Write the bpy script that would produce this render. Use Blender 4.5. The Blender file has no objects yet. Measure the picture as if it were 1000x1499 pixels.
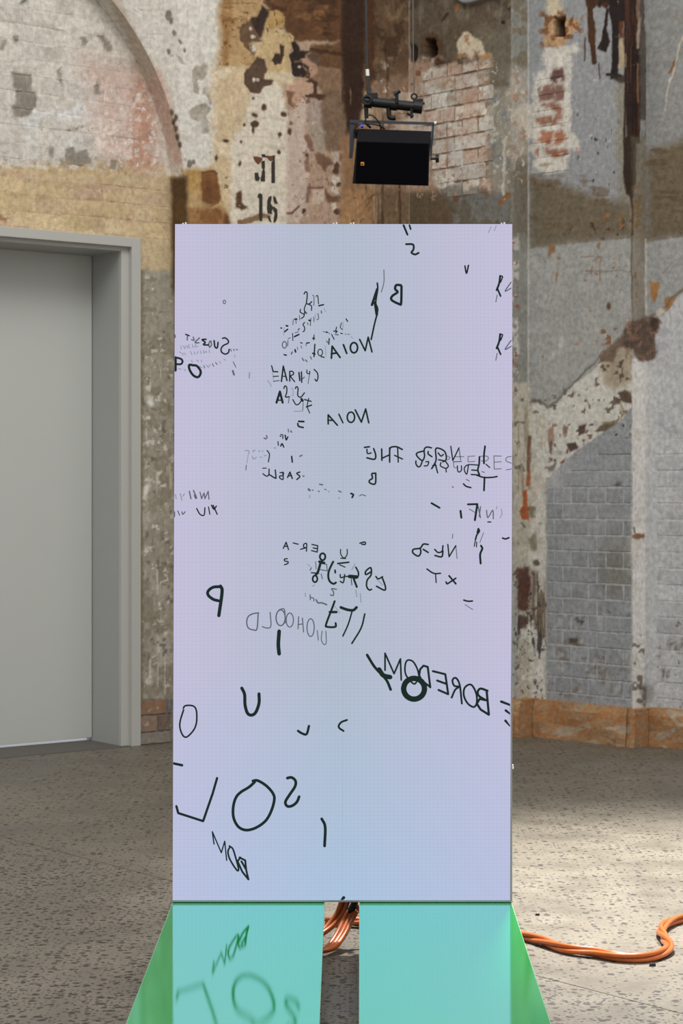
import bpy, math, random
import numpy as np
random.seed(4)
C = bpy.context.scene.collection

# ------------------------------------------------------------------ camera, world, lights, exposure
F, CX, HY, HC = 3000.0, 500.0, 712.0, 1.385      # focal length (px), principal column, horizon row, eye height (m)
cam_data = bpy.data.cameras.new('camera')
cam = bpy.data.objects.new('camera', cam_data); C.objects.link(cam)
cam.location = (0, 0, HC); cam.rotation_euler = (math.pi/2, 0, 0)
cam_data.sensor_fit = 'HORIZONTAL'; cam_data.sensor_width = 36; cam_data.lens = 36*F/1000
cam_data.shift_y = -(749.5-HY)/1000
cam_data.dof.use_dof = True; cam_data.dof.focus_distance = 6.15; cam_data.dof.aperture_fstop = 14
cam_data.clip_end = 200
bpy.context.scene.camera = cam

world = bpy.data.worlds.new('world'); bpy.context.scene.world = world
world.use_nodes = True
bgn = world.node_tree.nodes['Background']
bgn.inputs['Color'].default_value = (1.0, 0.985, 0.965, 1); bgn.inputs['Strength'].default_value = 0.70

def lamp(name, kind, loc, target, energy, color, **kw):
    d = bpy.data.lights.new(name, kind); d.energy = energy; d.color = color
    for k, v in kw.items(): setattr(d, k, v)
    o = bpy.data.objects.new(name, d); C.objects.link(o); o.location = loc
    dx = [t-l for t, l in zip(target, loc)]
    from mathutils import Vector
    o.rotation_euler = Vector(dx).to_track_quat('-Z', 'Y').to_euler()
    return o
# high roof glazing of the hall (soft daylight from above) and the shaft of light falling on the floor beside the screen
lamp('roof_glazing', 'AREA', (0.3, 4.0, 8.5), (0.2, 7.8, 0), 480, (1, 0.985, 0.96), shape='RECTANGLE', size=7.0, size_y=4.0)
lamp('light_shaft', 'SPOT', (1.0, 9.6, 7.0), (1.4, 6.9, 0), 8800, (1, 0.975, 0.93), spot_size=math.radians(34), spot_blend=1.0, shadow_soft_size=0.3)

vs = bpy.context.scene.view_settings
vs.view_transform = 'Standard'; vs.look = 'None'; vs.gamma = 1; vs.use_curve_mapping = False
vs.exposure = 0.0

# ------------------------------------------------------------------ helpers
def lin(c):
    c = np.asarray(c, float)/255.0
    return np.where(c <= 0.04045, c/12.92, ((c+0.055)/1.055)**2.4)
def rgba(c):
    l = lin(c); return (float(l[0]), float(l[1]), float(l[2]), 1.0)
def P(x, y, Y):
    """photo pixel at depth Y"""
    return np.array([(x-CX)/F*Y, Y, HC+(HY-y)/F*Y])
def floor_pt(x, y, z=0.0):
    Y = F*(HC-z)/(y-HY); return np.array([(x-CX)/F*Y, Y, z])

WORLD = {}
def put(o, origin, parent):
    o.parent = parent
    base = WORLD[parent.name] if parent else np.zeros(3)
    o.location = tuple(np.asarray(origin, float)-base)
    WORLD[o.name] = np.asarray(origin, float)
    C.objects.link(o)
def thing(name, origin, label=None, cat=None, group=None, kind=None, parent=None):
    o = bpy.data.objects.new(name, None); o.empty_display_size = 0.1
    put(o, origin, parent); tag(o, label, cat, group, kind); return o
def tag(o, label=None, cat=None, group=None, kind=None):
    if label: o['label'] = label
    if cat: o['category'] = cat
    if group: o['group'] = group
    if kind: o['kind'] = kind
    return o
def mesh(name, verts, faces, mat, parent=None, origin=None, smooth=False, cols=None, flk=None):
    verts = np.asarray(verts, float)
    if origin is None:
        origin = (verts.min(0)+verts.max(0))/2; origin[2] = verts[:, 2].min()
    me = bpy.data.meshes.new(name)
    me.from_pydata((verts-np.asarray(origin)).tolist(), [], [list(map(int, f)) for f in faces])
    if cols is not None:
        a = me.attributes.new('Col', 'FLOAT_COLOR', 'POINT')
        a.data.foreach_set('color', np.concatenate([cols, np.ones((len(cols), 1))], 1).astype(np.float32).ravel())
    if flk is not None:
        a = me.attributes.new('Flk', 'FLOAT_COLOR', 'POINT'); a.data.foreach_set('color', flk.astype(np.float32).ravel())
    me.materials.append(mat)
    if smooth:
        me.polygons.foreach_set('use_smooth', [True]*len(me.polygons))
    me.update()
    o = bpy.data.objects.new(name, me); put(o, origin, parent); return o

class MB:
    """collects primitive shapes for one mesh"""
    def __init__(s): s.v = []; s.f = []
    def add(s, v, f):
        b = len(s.v); s.v += [tuple(map(float, p)) for p in v]; s.f += [[i+b for i in q] for q in f]; return s
    def box8(s, p):      # p: 4 bottom (ccw from above) + 4 top
        return s.add(p, [(3, 2, 1, 0), (4, 5, 6, 7), (0, 1, 5, 4), (1, 2, 6, 5), (2, 3, 7, 6), (3, 0, 4, 7)])
    def box(s, a, b):
        x0, y0, z0 = a; x1, y1, z1 = b
        return s.box8([(x0,y0,z0),(x1,y0,z0),(x1,y1,z0),(x0,y1,z0),(x0,y0,z1),(x1,y0,z1),(x1,y1,z1),(x0,y1,z1)])
    def obox(s, o, ex, ey, ez):   # oriented box from corner o
        o, ex, ey, ez = map(np.asarray, (o, ex, ey, ez))
        return s.box8([o, o+ex, o+ex+ey, o+ey, o+ez, o+ex+ez, o+ex+ey+ez, o+ey+ez])
    def tube(s, pts, r, n=10, cap=True):
        pts = np.asarray(pts, float); m = len(pts)
        rs = np.full(m, r) if np.isscalar(r) else np.asarray(r)
        T = np.gradient(pts, axis=0); T /= np.linalg.norm(T, axis=1)[:, None]+1e-12
        up = np.array([0, 0, 1.0]) if abs(T[0][2]) < 0.9 else np.array([1.0, 0, 0])
        N = np.cross(T[0], up); N /= np.linalg.norm(N)
        v = []
        for i in range(m):
            N = N-T[i]*np.dot(N, T[i]); N /= np.linalg.norm(N); B = np.cross(T[i], N)
            for k in range(n):
                a = 2*math.pi*k/n; v.append(pts[i]+rs[i]*(math.cos(a)*N+math.sin(a)*B))
        f = []
        for i in range(m-1):
            for k in range(n):
                k2 = (k+1) % n; f.append((i*n+k, i*n+k2, (i+1)*n+k2, (i+1)*n+k))
        if cap: f += [list(range(n))[::-1], list(range((m-1)*n, m*n))]
        return s.add(v, f)
    def torus(s, c, ax, R, r, n=20, k=8):
        c = np.asarray(c, float); ax = np.asarray(ax, float); ax /= np.linalg.norm(ax)
        a = np.cross(ax, [0, 0, 1.0] if abs(ax[2]) < .9 else [1.0, 0, 0]); a /= np.linalg.norm(a); b = np.cross(ax, a)
        v = []; f = []
        for i in range(n):
            t = 2*math.pi*i/n; d = math.cos(t)*a+math.sin(t)*b
            for j in range(k):
                q = 2*math.pi*j/k; v.append(c+d*(R+r*math.cos(q))+ax*r*math.sin(q))
        for i in range(n):
            for j in range(k):
                f.append((i*k+j, ((i+1) % n)*k+j, ((i+1) % n)*k+(j+1) % k, i*k+(j+1) % k))
        return s.add(v, f)
    def build(s, name, mat, parent=None, smooth=False, bevel=0, origin=None):
        o = mesh(name, s.v, s.f, mat, parent, origin, smooth)
        if bevel:
            m = o.modifiers.new('bevel', 'BEVEL'); m.width = bevel; m.segments = 2; m.limit_method = 'ANGLE'
        return o
def spline(pts, n=8, closed=False):
    p = np.asarray(pts, float)
    if len(p) < 3 and not closed: return p
    if closed: q = np.vstack([p[-1], p, p[0], p[1]])
    else: q = np.vstack([2*p[0]-p[1], p, 2*p[-1]-p[-2]])
    out = []
    for i in range(1, len(q)-2):
        for t in np.linspace(0, 1, n, endpoint=False):
            a, b, c, d = q[i-1], q[i], q[i+1], q[i+2]
            out.append(0.5*((2*b)+(-a+c)*t+(2*a-5*b+4*c-d)*t*t+(-a+3*b-3*c+d)*t**3))
    out.append(q[-2]); return np.array(out)

# ------------------------------------------------------------------ numpy noise
def _hash(i, j, s):
    h = (i.astype(np.int64)*374761393+j.astype(np.int64)*668265263+s*982451653) & 0xffffffff
    h = ((h ^ (h >> 13))*1274126177) & 0xffffffff
    h = ((h ^ (h >> 16))*2246822519) & 0xffffffff
    return ((h ^ (h >> 15)) & 0xffff)/65535.0
def vnoise(x, y, s=0):
    i = np.floor(x); j = np.floor(y); fx = x-i; fy = y-j
    fx = fx*fx*fx*(fx*(fx*6-15)+10); fy = fy*fy*fy*(fy*(fy*6-15)+10)
    i = i.astype(np.int64); j = j.astype(np.int64)
    a = _hash(i, j, s); b = _hash(i+1, j, s); c = _hash(i, j+1, s); d = _hash(i+1, j+1, s)
    return a+(b-a)*fx+(c-a)*fy+(a-b-c+d)*fx*fy
def fbm(x, y, s=0, o=4):
    t = 0; a = 0.5; n = 0
    for k in range(o):
        t = t+a*vnoise(x*2**k+17.3*k, y*2**k-9.1*k, s+k); n += a; a *= 0.55
    return t/n*2-1          # about -1..1
def sstep(a, b, x):
    t = np.clip((x-a)/(b-a), 0, 1); return t*t*(3-2*t)

# ------------------------------------------------------------------ node materials
def new_mat(name):
    m = bpy.data.materials.new(name); m.use_nodes = True
    nt = m.node_tree; return m, nt, nt.nodes, nt.links, nt.nodes['Principled BSDF']
def plain(name, c, rough=0.5, metal=0.0, var=0.06, scale=30.0, bump=0.0, spec=0.5):
    m, nt, N, L, b = new_mat(name)
    tc = N.new('ShaderNodeTexCoord'); nz = N.new('ShaderNodeTexNoise')
    nz.inputs['Scale'].default_value = scale; nz.inputs['Detail'].default_value = 4
    L.new(tc.outputs['Object'], nz.inputs['Vector'])
    rp = N.new('ShaderNodeMapRange'); rp.inputs['To Min'].default_value = 1-var; rp.inputs['To Max'].default_value = 1+var
    L.new(nz.outputs['Fac'], rp.inputs['Value'])
    mx = N.new('ShaderNodeVectorMath'); mx.operation = 'SCALE'
    mx.inputs[0].default_value = rgba(c)[:3]; L.new(rp.outputs['Result'], mx.inputs['Scale'])
    L.new(mx.outputs['Vector'], b.inputs['Base Color'])
    b.inputs['Roughness'].default_value = rough; b.inputs['Metallic'].default_value = metal
    b.inputs['Specular IOR Level'].default_value = spec
    if bump:
        bp = N.new('ShaderNodeBump'); bp.inputs['Strength'].default_value = bump; bp.inputs['Distance'].default_value = 0.002
        L.new(nz.outputs['Fac'], bp.inputs['Height']); L.new(bp.outputs['Normal'], b.inputs['Normal'])
    return m
def wall_mat():
    m, nt, N, L, b = new_mat('weathered_wall_paint')
    at = N.new('ShaderNodeAttribute'); at.attribute_name = 'Col'
    ge = N.new('ShaderNodeNewGeometry')
    def noise(scale, det, vec=None):
        n = N.new('ShaderNodeTexNoise'); n.inputs['Scale'].default_value = scale; n.inputs['Detail'].default_value = det
        L.new(vec or ge.outputs['Position'], n.inputs['Vector']); return n
    mp = N.new('ShaderNodeMapping'); mp.inputs['Scale'].default_value = (1, 1, 0.2); L.new(ge.outputs['Position'], mp.inputs['Vector'])
    a = noise(38, 5); s = noise(70, 3, mp.outputs['Vector']); g = noise(140, 3)
    def rng(src, lo, hi, f0=.3, f1=.7):
        r = N.new('ShaderNodeMapRange'); r.inputs['From Min'].default_value = f0; r.inputs['From Max'].default_value = f1
        r.inputs['To Min'].default_value = lo; r.inputs['To Max'].default_value = hi; L.new(src, r.inputs['Value']); return r.outputs['Result']
    def mul(p, q):
        x = N.new('ShaderNodeMath'); x.operation = 'MULTIPLY'; L.new(p, x.inputs[0]); L.new(q, x.inputs[1]); return x.outputs[0]
    k = mul(mul(rng(a.outputs['Fac'], .81, 1.16), rng(s.outputs['Fac'], .95, 1.05)), rng(g.outputs['Fac'], .90, 1.09))
    # flakes: where the layer has chipped to the other colour
    fk = N.new('ShaderNodeAttribute'); fk.attribute_name = 'Flk'
    fn = noise(26, 7); fn.inputs['Roughness'].default_value = .68; fn.inputs['Distortion'].default_value = .4
    th = N.new('ShaderNodeMapRange'); th.inputs['To Min'].default_value = .80; th.inputs['To Max'].default_value = .30; L.new(fk.outputs['Alpha'], th.inputs['Value'])
    sb = N.new('ShaderNodeMath'); sb.operation = 'SUBTRACT'; L.new(fn.outputs['Fac'], sb.inputs[0]); L.new(th.outputs['Result'], sb.inputs[1])
    fm = rng(sb.outputs[0], 0, .85, -.012, .02)
    mixc = N.new('ShaderNodeMixRGB'); L.new(fm, mixc.inputs['Fac']); L.new(at.outputs['Color'], mixc.inputs['Color1']); L.new(fk.outputs['Color'], mixc.inputs['Color2'])
    v = N.new('ShaderNodeVectorMath'); v.operation = 'SCALE'; L.new(mixc.outputs['Color'], v.inputs[0]); L.new(k, v.inputs['Scale'])
    L.new(v.outputs['Vector'], b.inputs['Base Color'])
    b.inputs['Roughness'].default_value = 0.8; b.inputs['Specular IOR Level'].default_value = 0.25
    hh = N.new('ShaderNodeMath'); hh.operation = 'MULTIPLY_ADD'; L.new(fm, hh.inputs[0]); hh.inputs[1].default_value = -.45; L.new(a.outputs['Fac'], hh.inputs[2])
    bp = N.new('ShaderNodeBump'); bp.inputs['Strength'].default_value = 0.5; bp.inputs['Distance'].default_value = 0.005
    L.new(hh.outputs[0], bp.inputs['Height']); L.new(bp.outputs['Normal'], b.inputs['Normal'])
    return m
WALL = wall_mat()

# ------------------------------------------------------------------ wall geometry (plan): two stepped brick walls meeting in a corner
TL, TR = math.radians(37.6), math.radians(46)
uL = np.array([math.cos(TL), math.sin(TL)]); nL = np.array([uL[1], -uL[0]])
uR = np.array([math.cos(TR), -math.sin(TR)]); nR = np.array([uR[1], -uR[0]])
YB = F*HC/379
AL = np.array([(205-CX)/F*YB, YB])                       # left wall, recessed face, u = 0 just right of the door frame
REV, ST1, ST2 = 0.13, 0.13, 0.13
AP = AL+REV*nL                                           # proud face round the arch
BR = np.array([(870-CX)/F*YB, YB])-0.11*nR               # right wall, middle face
B1 = BR+ST1*nR; B3 = BR-ST2*nR
sol = np.linalg.solve(np.array([uL, uR]).T, B1-AP)
UC_L = sol[0]; UC_R = -sol[1]                            # corner, along either wall
def u_at(px, A, u):
    k = (px-CX)/F; return (k*A[1]-A[0])/(u[0]-k*u[1])
def proj(p):
    return CX+F*p[:, 0]/p[:, 1], HY-F*(p[:, 2]-HC)/p[:, 1]
ARC_Z, ARC_R, ARC_U = 2.86, 1.46, 0.2104
def arch_edge(z):
    d = np.clip(np.asarray(z)-ARC_Z, 0, ARC_R-0.001); return ARC_U-(ARC_R-np.sqrt(ARC_R**2-d*d))
ZTOP = 4.5

# ------------------------------------------------------------------ the walls' own colours and relief: paint layers, peeling, stains
class Paint:
    def __init__(s, x, y):
        s.x, s.y = x, y; n = len(x); s.col = np.zeros((n, 3)); s.h = np.zeros(n)
        s.n1 = fbm(x/70, y/70, 1); s.n2 = fbm(x/22, y/22, 11); s.n3 = fbm(x/7, y/7, 21, 3); s.n4 = fbm(x/9+3, y/9, 31, 3)
        s.st = fbm(x/5, y/70, 41, 3); s.n5 = fbm(x/24+9, y/24, 51); s.n6 = fbm(x/4, y/4, 61, 2); s.n7 = fbm(x/4+31, y/4, 67, 2)
        s.hs = fbm(x/40, y/5, 71, 3)
        s.c2 = np.tile(np.array([[150., 142, 130]]), (n, 1)); s.amt = np.full(n, .12)
    def chip(s, x0, y0, x1, y1, c, amt, soft=10):
        x = s.x+4*s.n2; y = s.y+4*s.n5
        m = sstep(-soft, soft, x-x0)*sstep(-soft, soft, x1-x)*sstep(-soft, soft, y-y0)*sstep(-soft, soft, y1-y)
        s.c2 = s.c2+(np.asarray(c, float)[None]-s.c2)*m[:, None]; s.amt = s.amt+(amt-s.amt)*m
    def done(s, sat=.88):
        for q in ('col', 'c2'):
            a = getattr(s, q); g = a.mean(1, keepdims=True); setattr(s, q, g+(a-g)*sat)
        s.amt = np.clip(s.amt+.10*s.n1, 0, 1); return s
    def sd(s, pts, warp):
        pts = np.asarray(pts, float); x = s.x+warp*(6*s.n2+3.5*s.n3)+.9*s.n6; y = s.y+warp*(6*s.n5+3.5*s.n4)+.9*s.n7
        m = 45
        sel = np.where((x > pts[:, 0].min()-m) & (x < pts[:, 0].max()+m) & (y > pts[:, 1].min()-m) & (y < pts[:, 1].max()+m))[0]
        out = np.full(len(x), 99.0)
        if len(sel) == 0: return out
        px, py = x[sel], y[sel]; best = np.full(len(sel), 1e9); ins = np.zeros(len(sel), bool)
        for i in range(len(pts)):
            ax, ay = pts[i]; bx, by = pts[(i+1) % len(pts)]
            dx, dy = bx-ax, by-ay; L = dx*dx+dy*dy+1e-9
            t = np.clip(((px-ax)*dx+(py-ay)*dy)/L, 0, 1)
            best = np.minimum(best, (px-ax-t*dx)**2+(py-ay-t*dy)**2)
            c = ((ay > py) != (by > py)) & (px < (bx-ax)*(py-ay)/(by-ay+1e-12)+ax); ins ^= c
        d = np.sqrt(best); out[sel] = np.where(ins, -d, d); return out
    def mix(s, m, c, var=.08, noise=None):
        n = s.n2*.6+s.n3*.4 if noise is None else noise
        cc = np.asarray(c, float)[None]*(1+var*n[:, None]); s.col = s.col+(cc-s.col)*m[:, None]
    def poly(s, pts, c, soft=3, op=1, warp=1, dh=0, var=.08, tex=None):
        m = sstep(soft, -soft, s.sd(pts, warp))*op
        if tex is not None: m = m*tex
        if c is not None: s.mix(m, c, var)
        s.h += dh*m; return m
    def rect(s, x0, y0, x1, y1, c, **k): return s.poly([(x0, y0), (x1, y0), (x1, y1), (x0, y1)], c, **k)
    def ell(s, cx, cy, rx, ry, c, soft=3, op=1, warp=1, dh=0, var=.08, tex=None):
        x = s.x+warp*(7*s.n2+3.5*s.n3); y = s.y+warp*(7*s.n5+3.5*s.n4)
        d = (np.sqrt(((x-cx)/rx)**2+((y-cy)/ry)**2)-1)*min(rx, ry)
        m = sstep(soft, -soft, d)*op
        if tex is not None: m = m*tex
        if c is not None: s.mix(m, c, var)
        s.h += dh*m; return m
    def line(s, pts, w, c, op=1, warp=.3, dh=0, soft=1.2, tex=None):
        pts = np.asarray(pts, float); x = s.x+warp*(7*s.n2+3.5*s.n3); y = s.y+warp*(7*s.n5+3.5*s.n4)
        best = np.full(len(x), 1e9)
        for i in range(len(pts)-1):
            ax, ay = pts[i]; bx, by = pts[i+1]; dx, dy = bx-ax, by-ay; L = dx*dx+dy*dy+1e-9
            t = np.clip(((x-ax)*dx+(y-ay)*dy)/L, 0, 1); best = np.minimum(best, (x-ax-t*dx)**2+(y-ay-t*dy)**2)
        m = sstep(w/2+soft, w/2-soft, np.sqrt(best))*op
        if tex is not None: m = m*tex
        s.mix(m, c); s.h += dh*m
    def flecks(s, box, c, thr=.45, op=1, soft=6, noise=None, dh=0, w=.12):
        n = s.n3 if noise is None else noise
        x0, y0, x1, y1 = box
        r = sstep(-soft, soft, s.x-x0)*sstep(-soft, soft, x1-s.x)*sstep(-soft, soft, s.y-y0)*sstep(-soft, soft, y1-s.y)
        m = sstep(thr, thr+w, n)*r*op; s.mix(m, c); s.h += dh*m

def zc(ox, oy, sc, pts): return [(ox+a/sc, oy+b/sc) for a, b in pts]

def paint_left(x, y):
    p = Paint(x, y)
    p.mix(np.ones(len(x)), (220, 215, 203), .05)
    # tympanum under the arch
    p.rect(-300, -420, 262, 252, (211, 204, 192), soft=2, warp=0, var=.05)
    p.flecks((-200, -420, 240, 245), (192, 182, 168), .28, .55, noise=p.n2, w=.3)
    p.flecks((-200, 120, 150, 245), (226, 225, 224), .15, .8, noise=p.n5, w=.3)
    p.flecks((-200, -420, 240, 245), (180, 165, 150), .3, .4, noise=p.hs, w=.2)
    p.poly([(118, 80), (190, 95), (228, 170), (246, 252), (150, 252), (140, 180)], (212, 180, 164), soft=25, op=.75)
    p.poly([(200, 100), (214, 120), (225, 180), (226, 250), (180, 252), (196, 190), (192, 140)], (197, 147, 122), soft=12, op=.85, var=.12)
    p.flecks((140, 130, 235, 245), (222, 208, 198), .25, .8, noise=p.n3)
    for q in ([(17, 105), (47, 108), (47, 130), (54, 138), (52, 155), (43, 168), (30, 173), (18, 168), (17, 155), (24, 148), (22, 130), (17, 126)],
              [(83, 104), (88, 98), (90, 112), (93, 126), (88, 122)], [(137, 127), (144, 123), (149, 138), (140, 140)],
              [(141, 52), (152, 50), (162, 60), (165, 74), (157, 77), (150, 64)], [(117, 55), (126, 54), (129, 62), (122, 71)],
              [(95, 219), (108, 216), (112, 224), (128, 218), (131, 240), (118, 246), (106, 240), (97, 240)], [(19, 52), (27, 51), (28, 63), (20, 62)],
              [(70, 216), (80, 216), (78, 230), (72, 228)], [(0, 58), (9, 58), (8, 75), (0, 72)], [(162, 233), (172, 236), (168, 248), (160, 247)]):
        p.poly(q, (150, 141, 128), soft=1.5, warp=.35, dh=-2.5, var=.12)
    p.line([(100, 190), (112, 188), (120, 184)], 3, (140, 128, 112)); p.line([(0, 98), (30, 103), (60, 108)], 1.5, (160, 148, 132), op=.7)
    p.line([(0, 30), (60, 38), (95, 46)], 1.5, (165, 150, 136), op=.7); p.line([(30, 4), (38, 0)], 4, (90, 85, 78))
    p.line([(0, 62), (150, 84), (200, 92)], 1.5, (176, 158, 144), op=.6); p.line([(90, 205), (140, 212)], 1.4, (150, 140, 130), op=.6)
    # ochre wash band
    oc = p.poly([(-300, 246), (60, 246), (180, 252), (256, 258), (256, 398), (200, 402), (-300, 402)], (206, 182, 140), soft=4, warp=.6, var=.07)
    p.flecks((-200, 250, 250, 400), (196, 164, 138), .12, .75, noise=p.n1*.4+p.hs*.8, w=.3)
    p.flecks((-200, 250, 250, 400), (214, 192, 152), .25, .6, noise=p.n5, w=.3)
    p.flecks((-200, 236, 240, 254), (188, 150, 92), -.1, .5, noise=p.n3)
    p.flecks((0, 230, 180, 248), (150, 142, 130), .3, .9, noise=p.n3)
    p.line([(0, 316), (8, 322)], 6, (120, 62, 38), op=.9)
    p.line([(0, 283), (250, 300)], 1.5, (165, 130, 82), op=.6); p.line([(0, 308), (250, 322)], 1.5, (168, 132, 85), op=.6); p.line([(0, 262), (250, 276)], 1.3, (170, 138, 90), op=.5)
    # plain rendered strip beside the door
    p.rect(-300, 396, 262, 1140, (162, 155, 138), soft=5, warp=.8, var=.08)
    p.flecks((190, 400, 262, 1030), (138, 129, 110), .05, .8, noise=p.n2)
    p.flecks((190, 720, 262, 1030), (186, 180, 168), -.15, .7, soft=40, noise=p.n5, w=.4)
    p.flecks((190, 405, 262, 1030), (212, 206, 192), .42, .9, noise=p.n4, w=.1)
    p.flecks((190, 405, 262, 1030), (205, 198, 184), .45, .8, noise=p.st, w=.1)
    p.flecks((190, 405, 262, 1030), (112, 103, 88), .45, .7, noise=fbm(x/8+50, y/8, 91, 3), w=.1)
    p.ell(219, 586, 5, 8, (225, 222, 214), warp=.5); p.ell(214, 720, 5, 14, (216, 208, 194), warp=.8)
    p.rect(202, 395, 210, 1030, (128, 112, 88), soft=2, warp=.2, op=.7)
    p.rect(203, 1024, 262, 1100, (128, 122, 112), soft=1.5, warp=.2, var=.12, dh=-3)
    # white plaster right of the arch is the base; its peeled flakes
    for q in ([(281, 101), (291, 96), (302, 92), (305, 104), (300, 116), (292, 121), (291, 137), (284, 136), (283, 118)],
              [(297, 128), (310, 130), (312, 148), (306, 154), (303, 140), (297, 138)],
              [(276, 168), (288, 154), (300, 152), (309, 160), (302, 172), (309, 182), (307, 196), (298, 197), (296, 180), (284, 176)],
              [(313, 122), (323, 122), (319, 130)], [(258, 80), (268, 84), (273, 94), (266, 92)]):
        p.poly(q, (172, 161, 146), soft=1.5, warp=.5, dh=-2.5, var=.12)
    for (a, b, r) in ((246, 22, 5), (251, 30, 3), (256, 48, 3), (262, 62, 2.5), (270, 75, 2.5), (263, 205, 3), (277, 240, 4), (283, 238, 3), (247, 76, 3)):
        p.ell(a, b, r, r*1.5, (128, 118, 106), soft=1.2, warp=.5, dh=-1)
    p.flecks((180, -420, 315, 235), (196, 190, 178), .3, .6, noise=p.n2)
    p.flecks((180, -420, 315, 235), (150, 142, 130), .62, .7, noise=p.n4)
    # browned zone to the corner
    p.poly([(318, -420), (620, -420), (620, 420), (318, 420)], (196, 170, 136), soft=5, warp=.8)
    p.poly([(325, -420), (384, -420), (384, 20), (372, 60), (380, 84), (366, 97), (352, 104), (340, 96), (326, 98)], (186, 150, 102), soft=2.5, warp=.5, var=.12)
    p.poly([(322, -420), (338, -420), (342, 20), (336, 60), (334, 98), (326, 98)], (158, 116, 66), soft=5, warp=.5, var=.16, op=.8)
    p.flecks((324, -420, 380, 98), (140, 98, 56), .2, .8, noise=p.hs, w=.15); p.flecks((330, -420, 380, 98), (206, 176, 132), .25, .7, noise=p.n5, w=.2)
    p.poly([(312, 97), (366, 97), (372, 200), (360, 330), (312, 330)], (213, 188, 148), soft=8)
    p.flecks((312, 100, 345, 240), (224, 206, 176), .1, .8, noise=p.n2)
    Z = lambda q: zc(250, 220, 10, q)
    p.poly([(266, 248), (312, 246), (336, 330), (345, 430), (262, 430)], (190, 156, 104), soft=6, warp=.6)
    p.poly(Z([(210, 300), (440, 310), (460, 560), (300, 640), (220, 500)]), (184, 144, 82), soft=3, warp=.5, var=.14)
    p.poly(Z([(230, 840), (780, 850), (860, 1000), (860, 1400), (230, 1400)]), (164, 118, 72), soft=5, warp=.8, var=.16)
    p.poly(Z([(450, 318), (640, 302), (682, 335), (735, 700), (700, 790), (560, 775), (455, 730)]), (134, 88, 48), soft=1.5, warp=.3, var=.22)
    p.ell(306, 280, 9, 18, (112, 66, 36), soft=8, op=.7); p.line(Z([(450, 325), (640, 305), (680, 345)]), 1.5, (92, 58, 32), warp=.2); p.ell(331, 322, 5, 10, (120, 78, 44), soft=3)
    p.flecks((268, 300, 335, 335), (136, 86, 46), .1, .7, noise=p.n5, w=.2)
    # brown to the corner
    p.poly([(384, -420), (620, -420), (620, 70), (470, 62), (430, 60), (400, 20), (386, 4)], (104, 68, 41), soft=3, warp=.6, var=.24)
    p.flecks((386, -420, 520, 66), (74, 47, 29), .05, .85, noise=p.n5*.6+p.hs*.5, w=.3); p.flecks((386, -420, 520, 66), (140, 98, 58), .28, .7, noise=p.n4*.5+p.n2*.6, w=.2)
    B = lambda q: zc(410, 60, 9.09, q); A = lambda q: zc(310, 0, 8.333, q); Cc = lambda q: zc(410, 180, 9.09, q)
    p.poly([(417, 60), (512, 60), (512, 340), (417, 420)], (182, 152, 128), soft=3, warp=.4)
    p.poly(B([(420, 60), (900, 0), (900, 450), (740, 360), (520, 340), (400, 220)]), (110, 76, 48), soft=3, warp=.5, var=.2)
    p.line(B([(430, 115), (620, 130), (850, 190)]), 5, (70, 44, 28), warp=.6, op=.85)
    p.poly(B([(330, 215), (420, 260), (520, 340), (740, 360), (840, 420), (820, 720), (640, 770), (500, 620), (500, 540), (410, 500), (390, 340)]), (143, 111, 84), soft=2.5, warp=.5, var=.18)
    p.poly(B([(350, 180), (480, 160), (540, 260), (520, 330), (440, 300), (360, 220)]), (104, 80, 66), soft=2.5, warp=.5, var=.2)
    p.poly(B([(130, 540), (280, 510), (430, 570), (440, 690), (330, 720), (330, 800), (290, 900), (200, 930), (110, 840), (80, 700)]), (198, 158, 131), soft=2, warp=.4)
    p.poly(B([(270, 235), (340, 230), (480, 330), (500, 430), (400, 480), (380, 340), (310, 290)]), (188, 148, 120), soft=2, warp=.4)
    p.poly(B([(90, 660), (190, 690), (165, 800), (205, 920), (120, 850)]), (128, 92, 68), soft=1.5, warp=.4, dh=-1); p.ell(443, 163, 5, 6, (130, 94, 68), soft=1.5, warp=.6)
    p.poly(B([(340, 760), (640, 770), (700, 760), (780, 1000), (760, 1200), (300, 1100)]), (172, 151, 137), soft=4, warp=.6, var=.12)
    p.poly(Cc([(60, -50), (380, -420), (330, 170), (430, 400), (340, 450), (400, 680), (340, 900), (380, 1100), (250, 1345), (60, 1345)]), (203, 180, 162), soft=2.5, warp=.5, var=.09)
    p.poly(Cc([(550, -420), (920, -420), (920, 360), (760, 380), (620, 360), (560, 200)]), (130, 104, 82), soft=4, warp=.5, var=.2)
    p.poly(Cc([(400, 60), (500, 40), (600, 100), (580, 350), (480, 380), (430, 250)]), (165, 150, 131), soft=3, warp=.6, var=.14)
    p.poly(Cc([(330, 170), (390, 160), (440, 260), (470, 380), (430, 410), (360, 290)]), (132, 97, 80), soft=1.8, warp=.5, var=.16, dh=-1)
    p.poly(Cc([(340, 430), (380, 450), (400, 660), (350, 650), (320, 520)]), (148, 110, 90), soft=1.8, warp=.5); p.poly(Cc([(340, 860), (400, 880), (390, 1060), (330, 1060)]), (140, 104, 84), soft=1.8, warp=.6)
    p.poly(Cc([(470, 420), (540, 400), (680, 480), (730, 540), (640, 560), (580, 650), (500, 520)]), (124, 91, 70), soft=2, warp=.6, var=.16)
    p.poly(Cc([(600, 860), (690, 970), (800, 950), (800, 1050), (640, 1060), (590, 980)]), (118, 84, 64), soft=2, warp=.6, dh=-1)
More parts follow.
